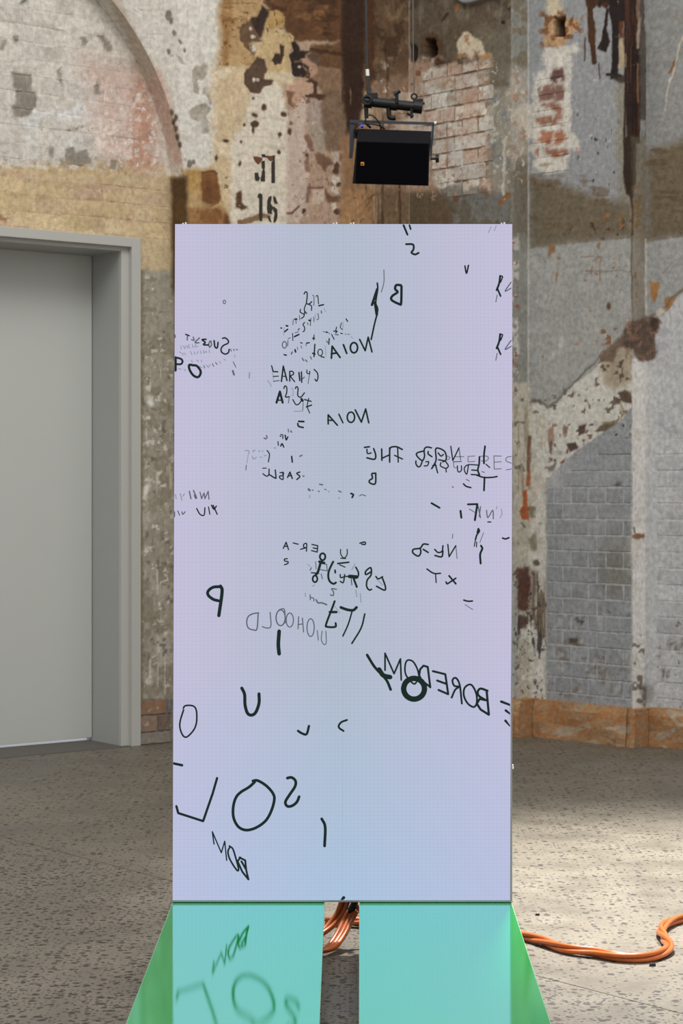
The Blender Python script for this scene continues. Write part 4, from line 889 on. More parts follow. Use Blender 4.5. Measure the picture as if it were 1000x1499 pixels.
for r in range(4):
    for c in range(2):
        y0, y1 = ys[r]+.04*(r > 0), ys[r+1]-.04*(r < 3); f = lambda y, t: XL(y)+(XR(y)-XL(y))*t
        t0, t1 = (0, .5-.00008) if c == 0 else (.5+.00008, 1)
        cor = [(f(y1, t0), y1), (f(y1, t1), y1), (f(y0, t1), y0), (f(y0, t0), y0)]
        fr = [scr(a, b_, -.002) for a, b_ in cor]; bk = [w+np.array([0, .075, 0]) for w in fr]
        pn = MB().box8([fr[0], fr[1], bk[1], bk[0], fr[3], fr[2], bk[2], bk[3]]).build('led_cabinet', CASE, screen)
        e0 = 0 if c == 0 else 0; e1 = (0, 0, .6, 2.4)[r] if c == 1 else 0; e1b = (0, .6, 2.4, 3.2)[r] if c == 1 else 0; eb = 2.6 if r == 3 else 0
        cf = [(cor[0][0]+.3*(c == 0), cor[0][1]-eb), (cor[1][0]-e1b, cor[1][1]-eb), (cor[2][0]-e1-.4*0, cor[2][1]), (cor[3][0]+.3*(c == 0), cor[3][1])]
        q = [scr(a, b_) for a, b_ in cf]; qb = [w+np.array([0, .002, 0]) for w in q]
        MB().box8([q[0], q[1], qb[1], qb[0], q[3], q[2], qb[2], qb[3]]).build('led_face', LED, pn)
        if r >= 2 or c == 1:
            g = [scr(a, b_, -.0012) for a, b_ in cor]; gb = [w+np.array([0, .0015, 0]) for w in g]
            MB().box8([g[0], g[1], gb[1], gb[0], g[3], g[2], gb[2], gb[3]]).build('mask_edge', MASK, pn)
for px, py in ((270, 328), (491, 328), (516, 328), (737, 328)):
    b = MB()
    for d in (-2.4, 1.6):
        p0 = scr(px+d-1, py, 0)+np.array([0, .004, -.001]); b.obox(p0, (.0045, 0, 0), (0, .012, 0), (0, 0, .007 if d > 0 else .005))
    b.build('connector_pin', PIN, screen, bevel=.0008)
b = MB(); p0 = scr(750, 1126, 0)+np.array([-.001, .002, 0]); b.obox(p0, (.006, 0, 0), (0, .01, 0), (0, 0, .006)); b.obox(p0+np.array([0, 0, .0075]), (.005, 0, 0), (0, .01, 0), (0, 0, .005)); b.build('connector_pin', PIN, screen, bevel=.0008)
p0 = scr(300, 1320.5, 0)
MB().box((scr(253, 1320)[0], p0[1]+.004, .158), (scr(749.5, 1320)[0], p0[1]+.07, ZS+.002)).build('base_rail', plain('black_base_rail', (26, 26, 28), .5), screen)

# handwriting on the display (strokes as seen, mirrored letters and all)
def ink(name, c):
    m, nt, N, L, b = new_mat(name); em = N.new('ShaderNodeEmission'); em.inputs['Color'].default_value = rgba(c); L.new(em.outputs[0], N['Material Output'].inputs['Surface']); return m
INKS = {0: ink('displayed_dark_ink', (30, 45, 42)), 1: ink('displayed_grey_ink', (92, 102, 110)), 2: ink('displayed_pale_ink', (146, 152, 168))}
LOFF = [0.0004]
def strokes(ox, oy, sc, items):
    """items: (points, width, tone[, flags]) in zoomed pixels; 's' straight, 'c' closed, ('e', cx, cy, rx, ry) ellipse"""
    done = []
    for it in items:
        pts, w = it[0], it[1]; tone = it[2] if len(it) > 2 else 0; fl = it[3] if len(it) > 3 else ''
        if pts[0] == 'e':
            _, cx, cy, rx, ry = pts; pts = [(cx+rx*math.cos(t), cy+ry*math.sin(t)) for t in np.linspace(0, 2*math.pi, 10, endpoint=False)]; fl = 'c'
        if 's' in fl: q = np.asarray(pts, float)
        else: q = spline(pts, 5, 'c' in fl)
        if 'c' in fl: q = np.vstack([q, q[:1]])
        q = np.stack([ox+q[:, 0]/sc, oy+q[:, 1]/sc], 1); done.append((q, max(w/sc/2*1.16, .55), tone))
    # strokes of one tone that touch make one written mark
    par = list(range(len(done)))
    def root(i):
        while par[i] != i: i = par[i]
        return i
    dense = [np.vstack([q[:1]]+[q[k]+(q[k+1]-q[k])*np.linspace(0, 1, 9)[1:, None] for k in range(len(q)-1)]) for q, _, _ in done]
    for i in range(len(done)):
        for k in range(i):
            if done[i][2] == done[k][2]:
                dd = np.sqrt(((dense[i][:, None]-dense[k][None])**2).sum(-1)).min()
                if dd < done[i][1]+done[k][1]: par[root(i)] = root(k)
    lim = lambda x, y: (min(max(x, XL(y)+.4), 749.0-(0 if y < 700 else (y-700)*.006)), min(max(y, 328.6), 1317.5))
    sets = {}
    for i in range(len(done)): sets.setdefault(root(i), []).append(i)
    for ids in sets.values():
        allp = np.vstack([done[i][0] for i in ids]); tone = done[ids[0]][2]; ext = (allp.max(0)-allp.min(0)).max()
        mb = MB() if ext >= 7 else FINE[tone]; off = LOFF[0]-tone*.0001
        def pt(x, y): x, y = lim(x, y); return scr(x, y, off)
        for i in ids:
            q, hw, _ = done[i]
            for a in range(len(q)):
                n = 8; mb.add([pt(q[a, 0]+hw*math.cos(2*math.pi*k/n), q[a, 1]+hw*math.sin(2*math.pi*k/n)) for k in range(n)], [list(range(n))])
                if a+1 < len(q):
                    d = q[a+1]-q[a]; L_ = np.hypot(*d)
                    if L_ < 1e-6: continue
                    nn = np.array([-d[1], d[0]])/L_*hw
                    mb.add([pt(*(q[a]-nn)), pt(*(q[a+1]-nn)), pt(*(q[a+1]+nn)), pt(*(q[a]+nn))], [(0, 1, 2, 3)])
        if ext >= 7: mb.build('handwritten_letter', INKS[tone], screen)
FINE = {0: MB(), 1: MB(), 2: MB()}
S = 's'
strokes(520, 930, 4, [([(70, 115), (110, 180), (150, 225), (185, 265), (208, 318)], 14), ([(140, 200), (165, 235), (205, 245)], 24)])
strokes(520, 930, 4, [([(175, 205), (175, 105), (228, 225), (265, 138), (270, 262)], 9, 0, S), ([(375, 245), (365, 200), (340, 155), (310, 145), (295, 165), (292, 210), (305, 245), (345, 285), (365, 260), (375, 240)], 9),
    ([(440, 305), (425, 185), (400, 178), (380, 200), (375, 235), (390, 265), (440, 303)], 11, 0, S), ([(455, 210), (528, 228), (545, 345), (488, 320)], 11, 0, S), ([(480, 265), (535, 285)], 11),
    ([(625, 400), (612, 290), (590, 250), (570, 262), (580, 295), (610, 300)], 10), ([(605, 305), (585, 320), (565, 365)], 10), ([(668, 288), (690, 300), (710, 345), (712, 395), (695, 420), (660, 400), (637, 355), (640, 310)], 10, 0, 'c'),
    ([(775, 325), (735, 312), (718, 330), (725, 355), (765, 380)], 12), ([(765, 380), (730, 372), (712, 400), (735, 435), (783, 465), (770, 325)], 12, 0, S)])
strokes(520, 930, 4, [(('e', 345, 313, 61, 61), 28)]); strokes(520, 930, 4, [([(855, 388), (915, 408)], 13), ([(882, 440), (915, 460)], 13), ([(880, 500), (912, 532)], 13), ([(912, 408), (914, 535)], 10)])
strokes(240, 840, 4.167, [([(345, 75), (355, 110), (335, 255)], 18), ([(345, 78), (300, 82), (270, 105), (270, 130), (300, 155), (335, 165)], 16)])
strokes(240, 840, 4.167, [([(575, 240), (568, 335), (545, 342), (515, 330), (505, 295), (515, 260), (545, 243), (578, 238)], 7, 1), ([(648, 235), (652, 320), (625, 330), (600, 322)], 6, 1), (('e', 712, 268, 28, 48), 7, 1), ([(705, 218), (735, 218), (740, 300)], 6, 1), (('e', 768, 282, 22, 43), 6, 1),
    ([(822, 262), (818, 335)], 6, 1), ([(845, 270), (852, 355)], 6, 1), ([(818, 310), (848, 305)], 6, 1), (('e', 895, 328, 22, 54), 6, 1), ([(935, 345), (942, 405)], 5, 1), ([(965, 350), (960, 400), (975, 430), (990, 420), (988, 350)], 5, 1)])
strokes(240, 840, 4.167, [([(703, 350), (698, 430), (703, 488)], 20)]); strokes(240, 840, 4.167, [([(475, 697), (492, 735), (495, 800), (510, 850), (535, 862), (560, 845), (580, 790), (580, 732)], 17)])
strokes(240, 840, 4.167, [([(118, 820), (130, 805), (165, 803), (190, 815), (200, 850), (198, 910), (180, 955), (140, 995), (115, 985), (98, 940), (100, 895), (120, 830)], 9)]); strokes(240, 840, 4.167, [([(818, 958), (840, 972), (870, 978), (885, 928)], 13)])
strokes(0, 0, 1, [([(508, 1054), (500, 1057), (496, 1062), (497, 1066), (503, 1070)], 2.6)])
strokes(240, 1090, 3.571, [([(48, 98), (95, 108)], 12)]); strokes(240, 1090, 3.571, [([(278, 175), (255, 255), (205, 400), (75, 358), (65, 322)], 11, 0, S)])
strokes(240, 1090, 3.571, [([(465, 190), (490, 188), (535, 215), (570, 255), (577, 290), (560, 350), (530, 400), (480, 435), (430, 447), (390, 430), (365, 385), (362, 330), (375, 280), (400, 250), (445, 222), (475, 195)], 13)])
strokes(240, 1090, 3.571, [([(645, 175), (668, 172), (688, 190), (685, 220), (655, 265), (635, 300), (645, 322), (670, 320), (695, 300), (707, 272)], 13)]); strokes(240, 1090, 3.571, [([(825, 388), (843, 430), (840, 530)], 13)])
strokes(240, 1090, 3.571, [([(262, 520), (253, 455), (300, 565), (318, 505), (328, 605)], 6, 0, S), ([(345, 535), (335, 560), (345, 600), (380, 655), (390, 650), (375, 590), (360, 545), (342, 530)], 8), ([(395, 590), (425, 605), (430, 655), (442, 705), (410, 665), (385, 610), (400, 590)], 9, 0, S), ([(405, 610), (428, 650)], 9)])
strokes(240, 1090, 3.571, [([(940, 800), (930, 822)], 15)])
strokes(400, 770, 5.556, [([(82, 182), (105, 132), (125, 192)], 9, 0, S), ([(92, 165), (118, 165)], 9), ([(163, 138), (203, 148)], 9), ([(270, 205), (272, 145), (250, 148), (248, 170), (268, 178)], 9), ([(262, 178), (222, 190)], 9), ([(315, 150), (362, 160), (358, 212), (312, 200)], 9, 0, S), ([(325, 178), (360, 185)], 9)])
strokes(400, 770, 5.556, [([(115, 265), (92, 270), (95, 285), (120, 290), (118, 305), (92, 315)], 9)])
strokes(400, 770, 5.556, [(('e', 402, 250, 22, 28), 14), ([(375, 290), (415, 300)], 18), ([(385, 300), (365, 370), (345, 400)], 18), (('e', 340, 430, 19, 27), 13), ([(310, 380), (370, 385)], 9), ([(385, 305), (435, 312), (440, 365), (385, 355)], 5, 0, S), ([(345, 290), (350, 350)], 6, 1), ([(310, 340), (300, 360)], 8, 1), ([(280, 310), (300, 330)], 6, 2), ([(390, 390), (400, 430)], 7, 1),
    ([(488, 290), (455, 360), (448, 410), (460, 450), (490, 470), (510, 460)], 15), ([(503, 360), (505, 380)], 13)])
strokes(400, 770, 5.556, [([(548, 190), (550, 230), (575, 260), (600, 235), (602, 190)], 8), ([(550, 262), (590, 265)], 8), ([(525, 305), (615, 295)], 12), ([(540, 315), (585, 335)], 8), ([(545, 395), (550, 420), (580, 410), (580, 395)], 10), ([(580, 410), (570, 460), (545, 450)], 10), ([(580, 410), (620, 410)], 9),
    ([(620, 410), (680, 415)], 26), ([(672, 335), (692, 375), (690, 410), (665, 425)], 12), ([(635, 430), (640, 480)], 6), ([(655, 430), (680, 495)], 15), ([(672, 520), (680, 575)], 8, 2), ([(708, 550), (714, 620)], 8, 2), ([(640, 355), (665, 310)], 8, 2)])
strokes(400, 770, 5.556, [([(800, 370), (755, 395), (752, 370), (785, 340), (798, 350), (795, 400), (765, 440), (760, 490), (780, 520), (800, 515)], 12), ([(835, 410), (855, 430), (890, 412)], 11), ([(885, 415), (912, 490), (905, 522), (840, 490)], 12), ([(840, 430), (890, 480)], 7, 2)])
strokes(400, 770, 5.556, [([(705, 140), (745, 130), (748, 150), (720, 148)], 10)]); strokes(400, 770, 5.556, [([(515, 515), (475, 510), (490, 535), (488, 565), (465, 560)], 9, 1), ([(320, 490), (335, 480)], 8, 2), ([(260, 545), (262, 575)], 7, 2), ([(300, 560), (302, 600)], 8, 1), ([(305, 580), (330, 590), (330, 610)], 8, 1), ([(350, 600), (365, 625), (395, 625), (435, 640)], 11, 1)])
strokes(400, 770, 5.556, [([(500, 612), (475, 680), (430, 800), (440, 820), (505, 820), (508, 790)], 15), ([(460, 700), (515, 700)], 18), ([(490, 640), (545, 710)], 5, 2), ([(550, 662), (600, 680), (650, 685), (678, 662)], 20), ([(640, 700), (610, 800), (567, 895)], 11), ([(745, 715), (715, 830), (640, 955)], 12)])
strokes(590, 770, 5.556, [([(405, 65), (402, 100)], 6, 1), ([(205, 150), (165, 148), (140, 180), (85, 190), (82, 220), (125, 245), (145, 215), (140, 180)], 12), ([(165, 190), (205, 215)], 12), ([(258, 190), (285, 215), (318, 205), (325, 160)], 11), ([(325, 205), (315, 250), (260, 240)], 12), ([(365, 150), (375, 250), (430, 160)], 10, 0, S), ([(430, 160), (440, 265)], 6, 1)])
strokes(590, 770, 5.556, [([(610, 25), (622, 40), (600, 75), (590, 110)], 12), ([(590, 110), (580, 165)], 8), ([(600, 130), (598, 170)], 8), ([(655, 55), (625, 135)], 4, 1), ([(635, 160), (645, 185), (628, 230), (632, 305)], 15), ([(810, 98), (835, 105), (862, 95)], 12)])
strokes(590, 770, 5.556, [([(195, 350), (250, 385), (305, 385)], 11), ([(265, 390), (270, 460)], 9), ([(375, 405), (430, 470)], 13), ([(430, 425), (385, 455), (360, 470), (350, 455)], 12)]); strokes(590, 770, 5.556, [([(495, 603), (530, 612), (565, 610)], 12), ([(505, 640), (568, 680)], 5, 1)])
strokes(600, 640, 8.333, [([(265, 130), (210, 120), (180, 140), (175, 180), (180, 230), (155, 285), (100, 245), (80, 205), (105, 185), (165, 170)], 17), ([(155, 285), (130, 350), (100, 360), (75, 325), (75, 290)], 16), ([(225, 175), (225, 205), (270, 238)], 17), ([(195, 300), (230, 300), (215, 345), (175, 350)], 14),
    ([(270, 380), (320, 280), (315, 145), (370, 140), (425, 175), (445, 230), (440, 280), (405, 300)], 17), ([(345, 190), (380, 230), (410, 210)], 15), ([(350, 275), (430, 290)], 15), ([(265, 385), (310, 325), (340, 435)], 15, 0, S), ([(275, 345), (325, 345)], 10), ([(380, 310), (375, 350), (440, 380), (470, 350), (440, 300)], 14), ([(440, 380), (445, 425)], 13),
    ([(500, 110), (525, 285), (600, 130)], 14, 0, S), ([(600, 130), (620, 280)], 8), ([(460, 230), (490, 250), (460, 280)], 8, 1), ([(560, 240), (660, 237)], 8, 1), ([(530, 300), (630, 297)], 9), ([(535, 300), (540, 365), (575, 375)], 8, 1)])
strokes(600, 640, 8.333, [([(795, 230), (710, 235), (710, 300), (795, 295)], 8, 1, S), ([(580, 350), (585, 410), (605, 425), (630, 400), (630, 350)], 13), ([(830, 340), (720, 335), (675, 360), (665, 400), (695, 450), (715, 345)], 13), ([(755, 400), (820, 405)], 15), ([(750, 455), (830, 460)], 15), ([(850, 240), (845, 330), (830, 400), (850, 460)], 19),
    ([(918, 110), (905, 220), (905, 320)], 20), ([(855, 235), (930, 230), (960, 255), (930, 290), (870, 290)], 9, 1), ([(930, 330), (975, 370)], 13), ([(880, 420), (910, 430)], 10, 1), ([(820, 465), (900, 490), (1000, 490), (1065, 480)], 17), ([(912, 490), (905, 650)], 20)])
strokes(600, 640, 8.333, [([(655, 570), (690, 600), (745, 615)], 17), ([(690, 515), (725, 535)], 10, 1), ([(520, 605), (530, 612)], 13, 1)])
strokes(590, 630, 5.556, [([(800, 210), (740, 208), (742, 315), (800, 312)], 6, 1, S), ([(742, 258), (800, 255)], 6, 1), ([(885, 212), (845, 220), (840, 250), (885, 270), (886, 310), (840, 322)], 6, 1)])
strokes(590, 630, 5.556, [([(232, 592), (298, 630)], 14)]); strokes(590, 630, 5.556, [([(468, 655), (475, 710)], 15), ([(528, 602), (605, 600)], 14), ([(605, 600), (585, 730)], 15), ([(540, 640), (590, 670)], 6, 1), ([(612, 620), (630, 710)], 9, 1), ([(632, 620), (620, 700)], 8, 1), ([(680, 650), (690, 710), (730, 650), (735, 720)], 8, 1), ([(690, 745), (715, 745)], 9, 0), ([(765, 620), (760, 640)], 7, 2), ([(800, 640), (805, 680), (790, 710)], 7, 2), ([(615, 800), (605, 830)], 13)])
strokes(440, 600, 5.556, [([(225, 115), (225, 40), (300, 125)], 12, 0, S), ([(222, 85), (265, 85)], 11), ([(312, 35), (345, 105)], 11), (('e', 410, 60, 30, 42), 12), ([(445, 0), (495, 100), (530, -8), (555, 105)], 12, 0, S)])
strokes(440, 600, 5.556, [([(520, 305), (560, 300)], 12), ([(540, 320), (545, 355), (575, 350)], 10), ([(595, 315), (612, 370), (600, 402), (540, 390)], 12), ([(660, 318), (662, 410)], 12), ([(660, 395), (725, 365)], 11), ([(725, 310), (725, 425)], 12), ([(828, 322), (780, 300), (735, 305), (725, 330)], 12), ([(790, 310), (795, 425)], 10), ([(765, 370), (830, 400)], 10)])
strokes(440, 600, 5.556, [([(610, 515), (580, 520), (585, 555), (560, 575), (565, 595), (608, 600), (612, 515)], 12)])
strokes(440, 600, 5.556, [([(155, 605), (180, 610)], 10, 1), ([(65, 645), (75, 655)], 15, 1), ([(95, 652), (102, 655)], 8, 1), ([(145, 660), (152, 665)], 9, 1), ([(195, 645), (210, 650)], 7, 1), ([(228, 660), (230, 670)], 8, 2), ([(310, 660), (330, 668)], 9, 1), ([(312, 712), (316, 720)], 9, 2), ([(75, 695), (75, 715)], 8, 2), ([(410, 680), (430, 690), (420, 712)], 13), ([(480, 700), (500, 690), (530, 700)], 7, 1)])
strokes(340, 410, 4.545, [([(660, 520), (665, 440), (718, 515)], 11, 0, S), ([(660, 490), (695, 485)], 11), ([(740, 430), (762, 488)], 11), (('e', 810, 450, 24, 34), 11), ([(848, 395), (885, 470), (905, 380), (930, 478)], 10, 0, S)])
strokes(340, 410, 4.545, [([(965, 20), (968, 60), (955, 150), (968, 200), (945, 300), (925, 395)], 10), ([(965, 60), (930, 165)], 15), ([(950, 150), (962, 230)], 16)])
strokes(400, 420, 12.5, [([(565, 130), (590, 90), (620, 110), (620, 200), (610, 300), (660, 310), (705, 270)], 20), ([(720, 150), (745, 180), (745, 320), (735, 330)], 14, 1), ([(785, 170), (815, 165), (830, 310)], 16), ([(835, 345), (920, 325)], 24)])
strokes(400, 420, 12.5, [([(600, 310), (570, 400), (575, 450), (560, 540), (510, 580)], 18), ([(500, 410), (495, 460), (560, 500)], 18), ([(580, 450), (610, 485)], 20), ([(650, 320), (700, 350), (700, 430)], 18), ([(370, 590), (360, 690)], 14, 1), ([(400, 590), (430, 590)], 28), ([(415, 600), (420, 670)], 14, 1), ([(480, 520), (485, 610)], 13, 1), ([(140, 750), (155, 755)], 22), ([(200, 740), (195, 880)], 9, 2), ([(240, 710), (265, 715)], 28), ([(210, 820), (265, 775)], 24)])
strokes(400, 420, 12.5, [(('e', 205, 1060, 38, 60), 18, 1), ([(270, 980), (265, 1080)], 15, 1), ([(275, 950), (310, 930)], 15, 1), ([(355, 850), (360, 980)], 15), ([(390, 910), (470, 870)], 26), ([(400, 840), (460, 820)], 14, 1), ([(480, 760), (455, 790)], 16), ([(575, 650), (545, 690), (575, 740), (570, 800), (545, 820)], 18), ([(625, 660), (640, 690)], 16, 1), ([(655, 610), (680, 620)], 28), ([(690, 570), (680, 710)], 12), ([(740, 550), (745, 640)], 13, 1), ([(780, 500), (760, 600)], 10, 2), ([(820, 490), (830, 580), (800, 600)], 16, 1), ([(880, 440), (885, 480)], 20, 1), ([(930, 390), (960, 460)], 11, 2)])
strokes(400, 420, 12.5, [([(750, 880), (740, 970)], 16), ([(725, 940), (755, 945)], 24), ([(610, 1030), (660, 1020)], 22), ([(600, 1080), (605, 1040)], 14, 1), ([(500, 1020), (530, 1030)], 18), ([(510, 1080), (520, 1120)], 14, 1), ([(400, 1150), (410, 1190)], 28), ([(330, 1230), (350, 1190)], 22, 1), ([(440, 1100), (450, 1150)], 12, 1), ([(200, 1240), (240, 1250)], 24)])
strokes(440, 450, 8.333, [([(175, 450), (165, 600)], 15), ([(150, 560), (175, 570)], 18), (('e', 240, 550, 28, 40), 11), ([(250, 600), (290, 610)], 13), ([(300, 470), (310, 590)], 7, 2), ([(320, 410), (330, 430)], 13, 1), ([(350, 380), (345, 450)], 13), ([(380, 330), (410, 390)], 11), ([(405, 290), (445, 290), (430, 310)], 13), ([(440, 240), (430, 280)], 11), ([(500, 190), (485, 240), (510, 270)], 13, 1), ([(520, 180), (515, 260)], 7, 2), ([(555, 140), (575, 170)], 13), ([(275, 295), (295, 300)], 9, 1), ([(310, 300), (330, 305)], 15), ([(345, 310), (355, 325)], 8, 1), ([(425, 330), (460, 335)], 13, 1), ([(490, 315), (510, 320)], 12), ([(545, 320), (550, 335)], 8, 1), ([(570, 325), (600, 330)], 7, 1), ([(620, 350), (635, 380)], 7, 2), ([(20, 620), (40, 650)], 13, 1), ([(60, 640), (80, 660)], 13, 1), ([(120, 600), (135, 630)], 12, 1)])
strokes(390, 530, 11.11, [([(85, 60), (110, 150)], 18), ([(115, 155), (185, 158)], 20), ([(110, 235), (195, 230)], 15), ([(115, 315), (210, 300)], 15, 1), ([(95, 120), (120, 320)], 8, 2), ([(245, 315), (275, 65), (335, 300)], 22, 0, S), ([(260, 230), (310, 235)], 16), ([(380, 310), (380, 150)], 20), ([(380, 150), (430, 155), (440, 200), (395, 230), (460, 320)], 18), ([(530, 170), (545, 300)], 22), ([(570, 160), (575, 330)], 20), ([(575, 280), (620, 245)], 12), ([(660, 130), (660, 175), (700, 190), (705, 150)], 16), ([(705, 190), (690, 270), (680, 350)], 12, 1), ([(775, 120), (825, 170), (840, 240), (820, 310), (790, 280)], 18)])
strokes(390, 530, 11.11, [([(165, 660), (220, 480), (265, 660)], 32, 0, S), ([(195, 620), (255, 620)], 20), ([(285, 430), (300, 390), (330, 410), (330, 500), (310, 565), (375, 565)], 18), ([(400, 430), (430, 440), (435, 540), (410, 545)], 10, 2), ([(470, 430), (490, 400), (515, 430), (510, 540), (560, 570), (620, 500)], 18), ([(430, 610), (480, 690), (530, 680), (580, 610)], 17), ([(570, 600), (590, 630)], 34), ([(620, 610), (730, 640)], 18), ([(650, 730), (735, 700)], 20), ([(690, 590), (665, 720), (705, 830)], 15), ([(600, 660), (590, 790)], 12, 1), ([(450, 800), (580, 800)], 14, 2), ([(370, 580), (360, 665)], 13, 1)])
strokes(390, 530, 11.11, [([(525, 965), (610, 968)], 26), ([(510, 1000), (525, 1045), (600, 1065)], 24), ([(355, 1090), (360, 1140)], 15, 1), ([(395, 1120), (410, 1140)], 20, 1), ([(20, 300), (60, 350), (80, 400)], 13, 2)])
strokes(350, 620, 10, [([(365, 210), (390, 225), (410, 205), (400, 175)], 16, 1), ([(610, 160), (640, 170), (640, 220)], 14), ([(600, 180), (615, 190)], 14), ([(675, 170), (690, 240), (715, 195)], 18), ([(570, 265), (575, 320)], 14), ([(610, 330), (630, 295), (655, 345)], 18), ([(520, 355), (530, 360)], 20, 2), ([(90, 395), (140, 400), (145, 440)], 14, 2), ([(135, 450), (115, 580)], 8, 2), ([(105, 610), (100, 680)], 12, 1)] + [(q, 14, 2) for q in ([(205, 390), (235, 395)], [(210, 400), (205, 420)], [(195, 480), (210, 520), (255, 495)], [(290, 395), (300, 415)], [(335, 400), (350, 405)], [(310, 490), (330, 495)], [(370, 470), (400, 470)])])
strokes(350, 620, 10, [([(410, 395), (445, 450), (430, 560)], 15), ([(770, 480), (780, 565)], 20), ([(890, 480), (920, 465)], 18, 1), ([(345, 655), (400, 652)], 13), ([(350, 735), (400, 770), (435, 750), (440, 665)], 16), ([(440, 745), (530, 800), (540, 780), (530, 680)], 18), ([(600, 720), (650, 720), (640, 760), (595, 770), (600, 800), (645, 815), (640, 710)], 16), ([(710, 790), (745, 710), (780, 805)], 18, 0, S), ([(720, 765), (770, 765)], 16), ([(890, 710), (845, 730), (890, 775), (845, 820)], 18), ([(935, 770), (950, 770)], 18, 1)])
strokes(240, 640, 4.167, [([(70, 350), (75, 375)], 6, 2), ([(100, 345), (110, 385)], 6, 2), ([(125, 345), (115, 360)], 6, 2), ([(155, 330), (165, 375)], 7, 1), ([(180, 325), (200, 370)], 7, 1), ([(185, 355), (195, 375)], 7, 1), ([(220, 335), (230, 375), (245, 340), (250, 375), (270, 330), (275, 378)], 6, 1, S)])
strokes(240, 640, 4.167, [([(65, 455), (65, 485)], 6, 1), ([(85, 450), (95, 475)], 6, 1), ([(110, 455), (115, 470), (130, 455)], 6, 1), ([(200, 435), (220, 470), (245, 475), (250, 430)], 7), ([(272, 425), (280, 470)], 6), ([(300, 415), (325, 470)], 7), ([(290, 415), (305, 440), (320, 420)], 7)])
strokes(240, 470, 7.692, [([(245, 150), (285, 165)], 14), ([(265, 165), (262, 215)], 12, 1), ([(330, 180), (340, 215), (310, 210)], 12, 1), ([(400, 190), (350, 240), (395, 245)], 13, 1), ([(475, 205), (430, 210), (465, 240), (445, 265), (500, 270)], 16, 0), ([(520, 225), (505, 260), (515, 295), (535, 270), (530, 225)], 13, 1), ([(565, 220), (575, 290), (600, 300), (610, 240)], 16), ([(660, 195), (690, 190), (725, 220), (720, 250), (670, 275), (645, 310), (650, 350), (690, 372), (725, 355), (735, 320)], 15)])
strokes(240, 470, 7.692, [(q, 9, 2) for q in ([(190, 280), (195, 320)], [(215, 280), (235, 310), (240, 280)], [(260, 275), (265, 305)], [(285, 265), (275, 290), (300, 300)], [(320, 265), (330, 300)], [(360, 260), (350, 290), (385, 285)], [(175, 345), (190, 360)], [(205, 360), (215, 385)], [(225, 360), (245, 380)], [(300, 340), (315, 380)], [(340, 345), (350, 375)], [(385, 340), (375, 370)], [(410, 335), (420, 365)], [(445, 330), (450, 360), (475, 340), (480, 355)], [(510, 325), (515, 355)], [(310, 440), (320, 465)], [(370, 440), (385, 445), (385, 455)], [(420, 440), (425, 460)], [(400, 510), (430, 525)], [(480, 495), (500, 520), (520, 490)], [(625, 455), (640, 475)], [(675, 430), (695, 440)], [(795, 380), (800, 405)], [(165, 535), (195, 545)], [(225, 545), (245, 560)])] + [(q, 9, 1) for q in ([(450, 500), (460, 530)], [(545, 480), (560, 510)], [(580, 465), (600, 490)], [(750, 315), (760, 340)], [(785, 315), (790, 335)], [(810, 320), (830, 325)], [(780, 460), (800, 500), (810, 520)])] + [([(775, 560), (790, 605)], 18, 1), ([(965, 580), (960, 640)], 14, 2)])
strokes(240, 470, 7.692, [([(130, 410), (130, 555)], 26), ([(130, 410), (190, 425), (210, 455), (190, 485), (140, 485)], 20), ([(285, 495), (290, 550), (330, 610), (380, 632), (410, 600), (410, 555), (370, 505), (330, 498)], 24, 0, 'c'), ([(122, 155), (124, 185)], 12)])
strokes(480, 300, 3.448, [([(382, 102), (402, 150)], 9), ([(412, 102), (418, 122)], 8), ([(395, 198), (430, 200), (432, 225), (422, 240), (440, 250), (458, 242)], 9), ([(825, 110), (810, 140)], 4, 2), ([(850, 105), (840, 130)], 4, 2)])
strokes(480, 300, 3.448, [([(692, 308), (700, 345), (710, 305)], 7)]); strokes(480, 300, 3.448, [([(368, 405), (345, 405), (340, 425), (352, 440), (325, 460), (322, 480), (360, 500), (370, 495), (372, 410)], 11)])
for dy in (0, 294):
    strokes(480, 300+dy/3.448, 3.448, [([(870, 358), (865, 395), (852, 430)], 9), ([(870, 360), (882, 362), (872, 390)], 6), ([(855, 420), (872, 460)], 8), ([(855, 455), (848, 490)], 4, 1), ([(925, 390), (895, 435), (925, 420)], 5, 1)])
strokes(480, 300, 3.448, [([(283, 328), (283, 390), (270, 440)], 4, 1)]); strokes(328.5, 442, 1, [(('e', 0, 0, 1.8, 2.6), 1.2, 1)])

for t_, mb in FINE.items(): tag(mb.build('fine_pen_marks', INKS[t_], screen), kind='stuff')

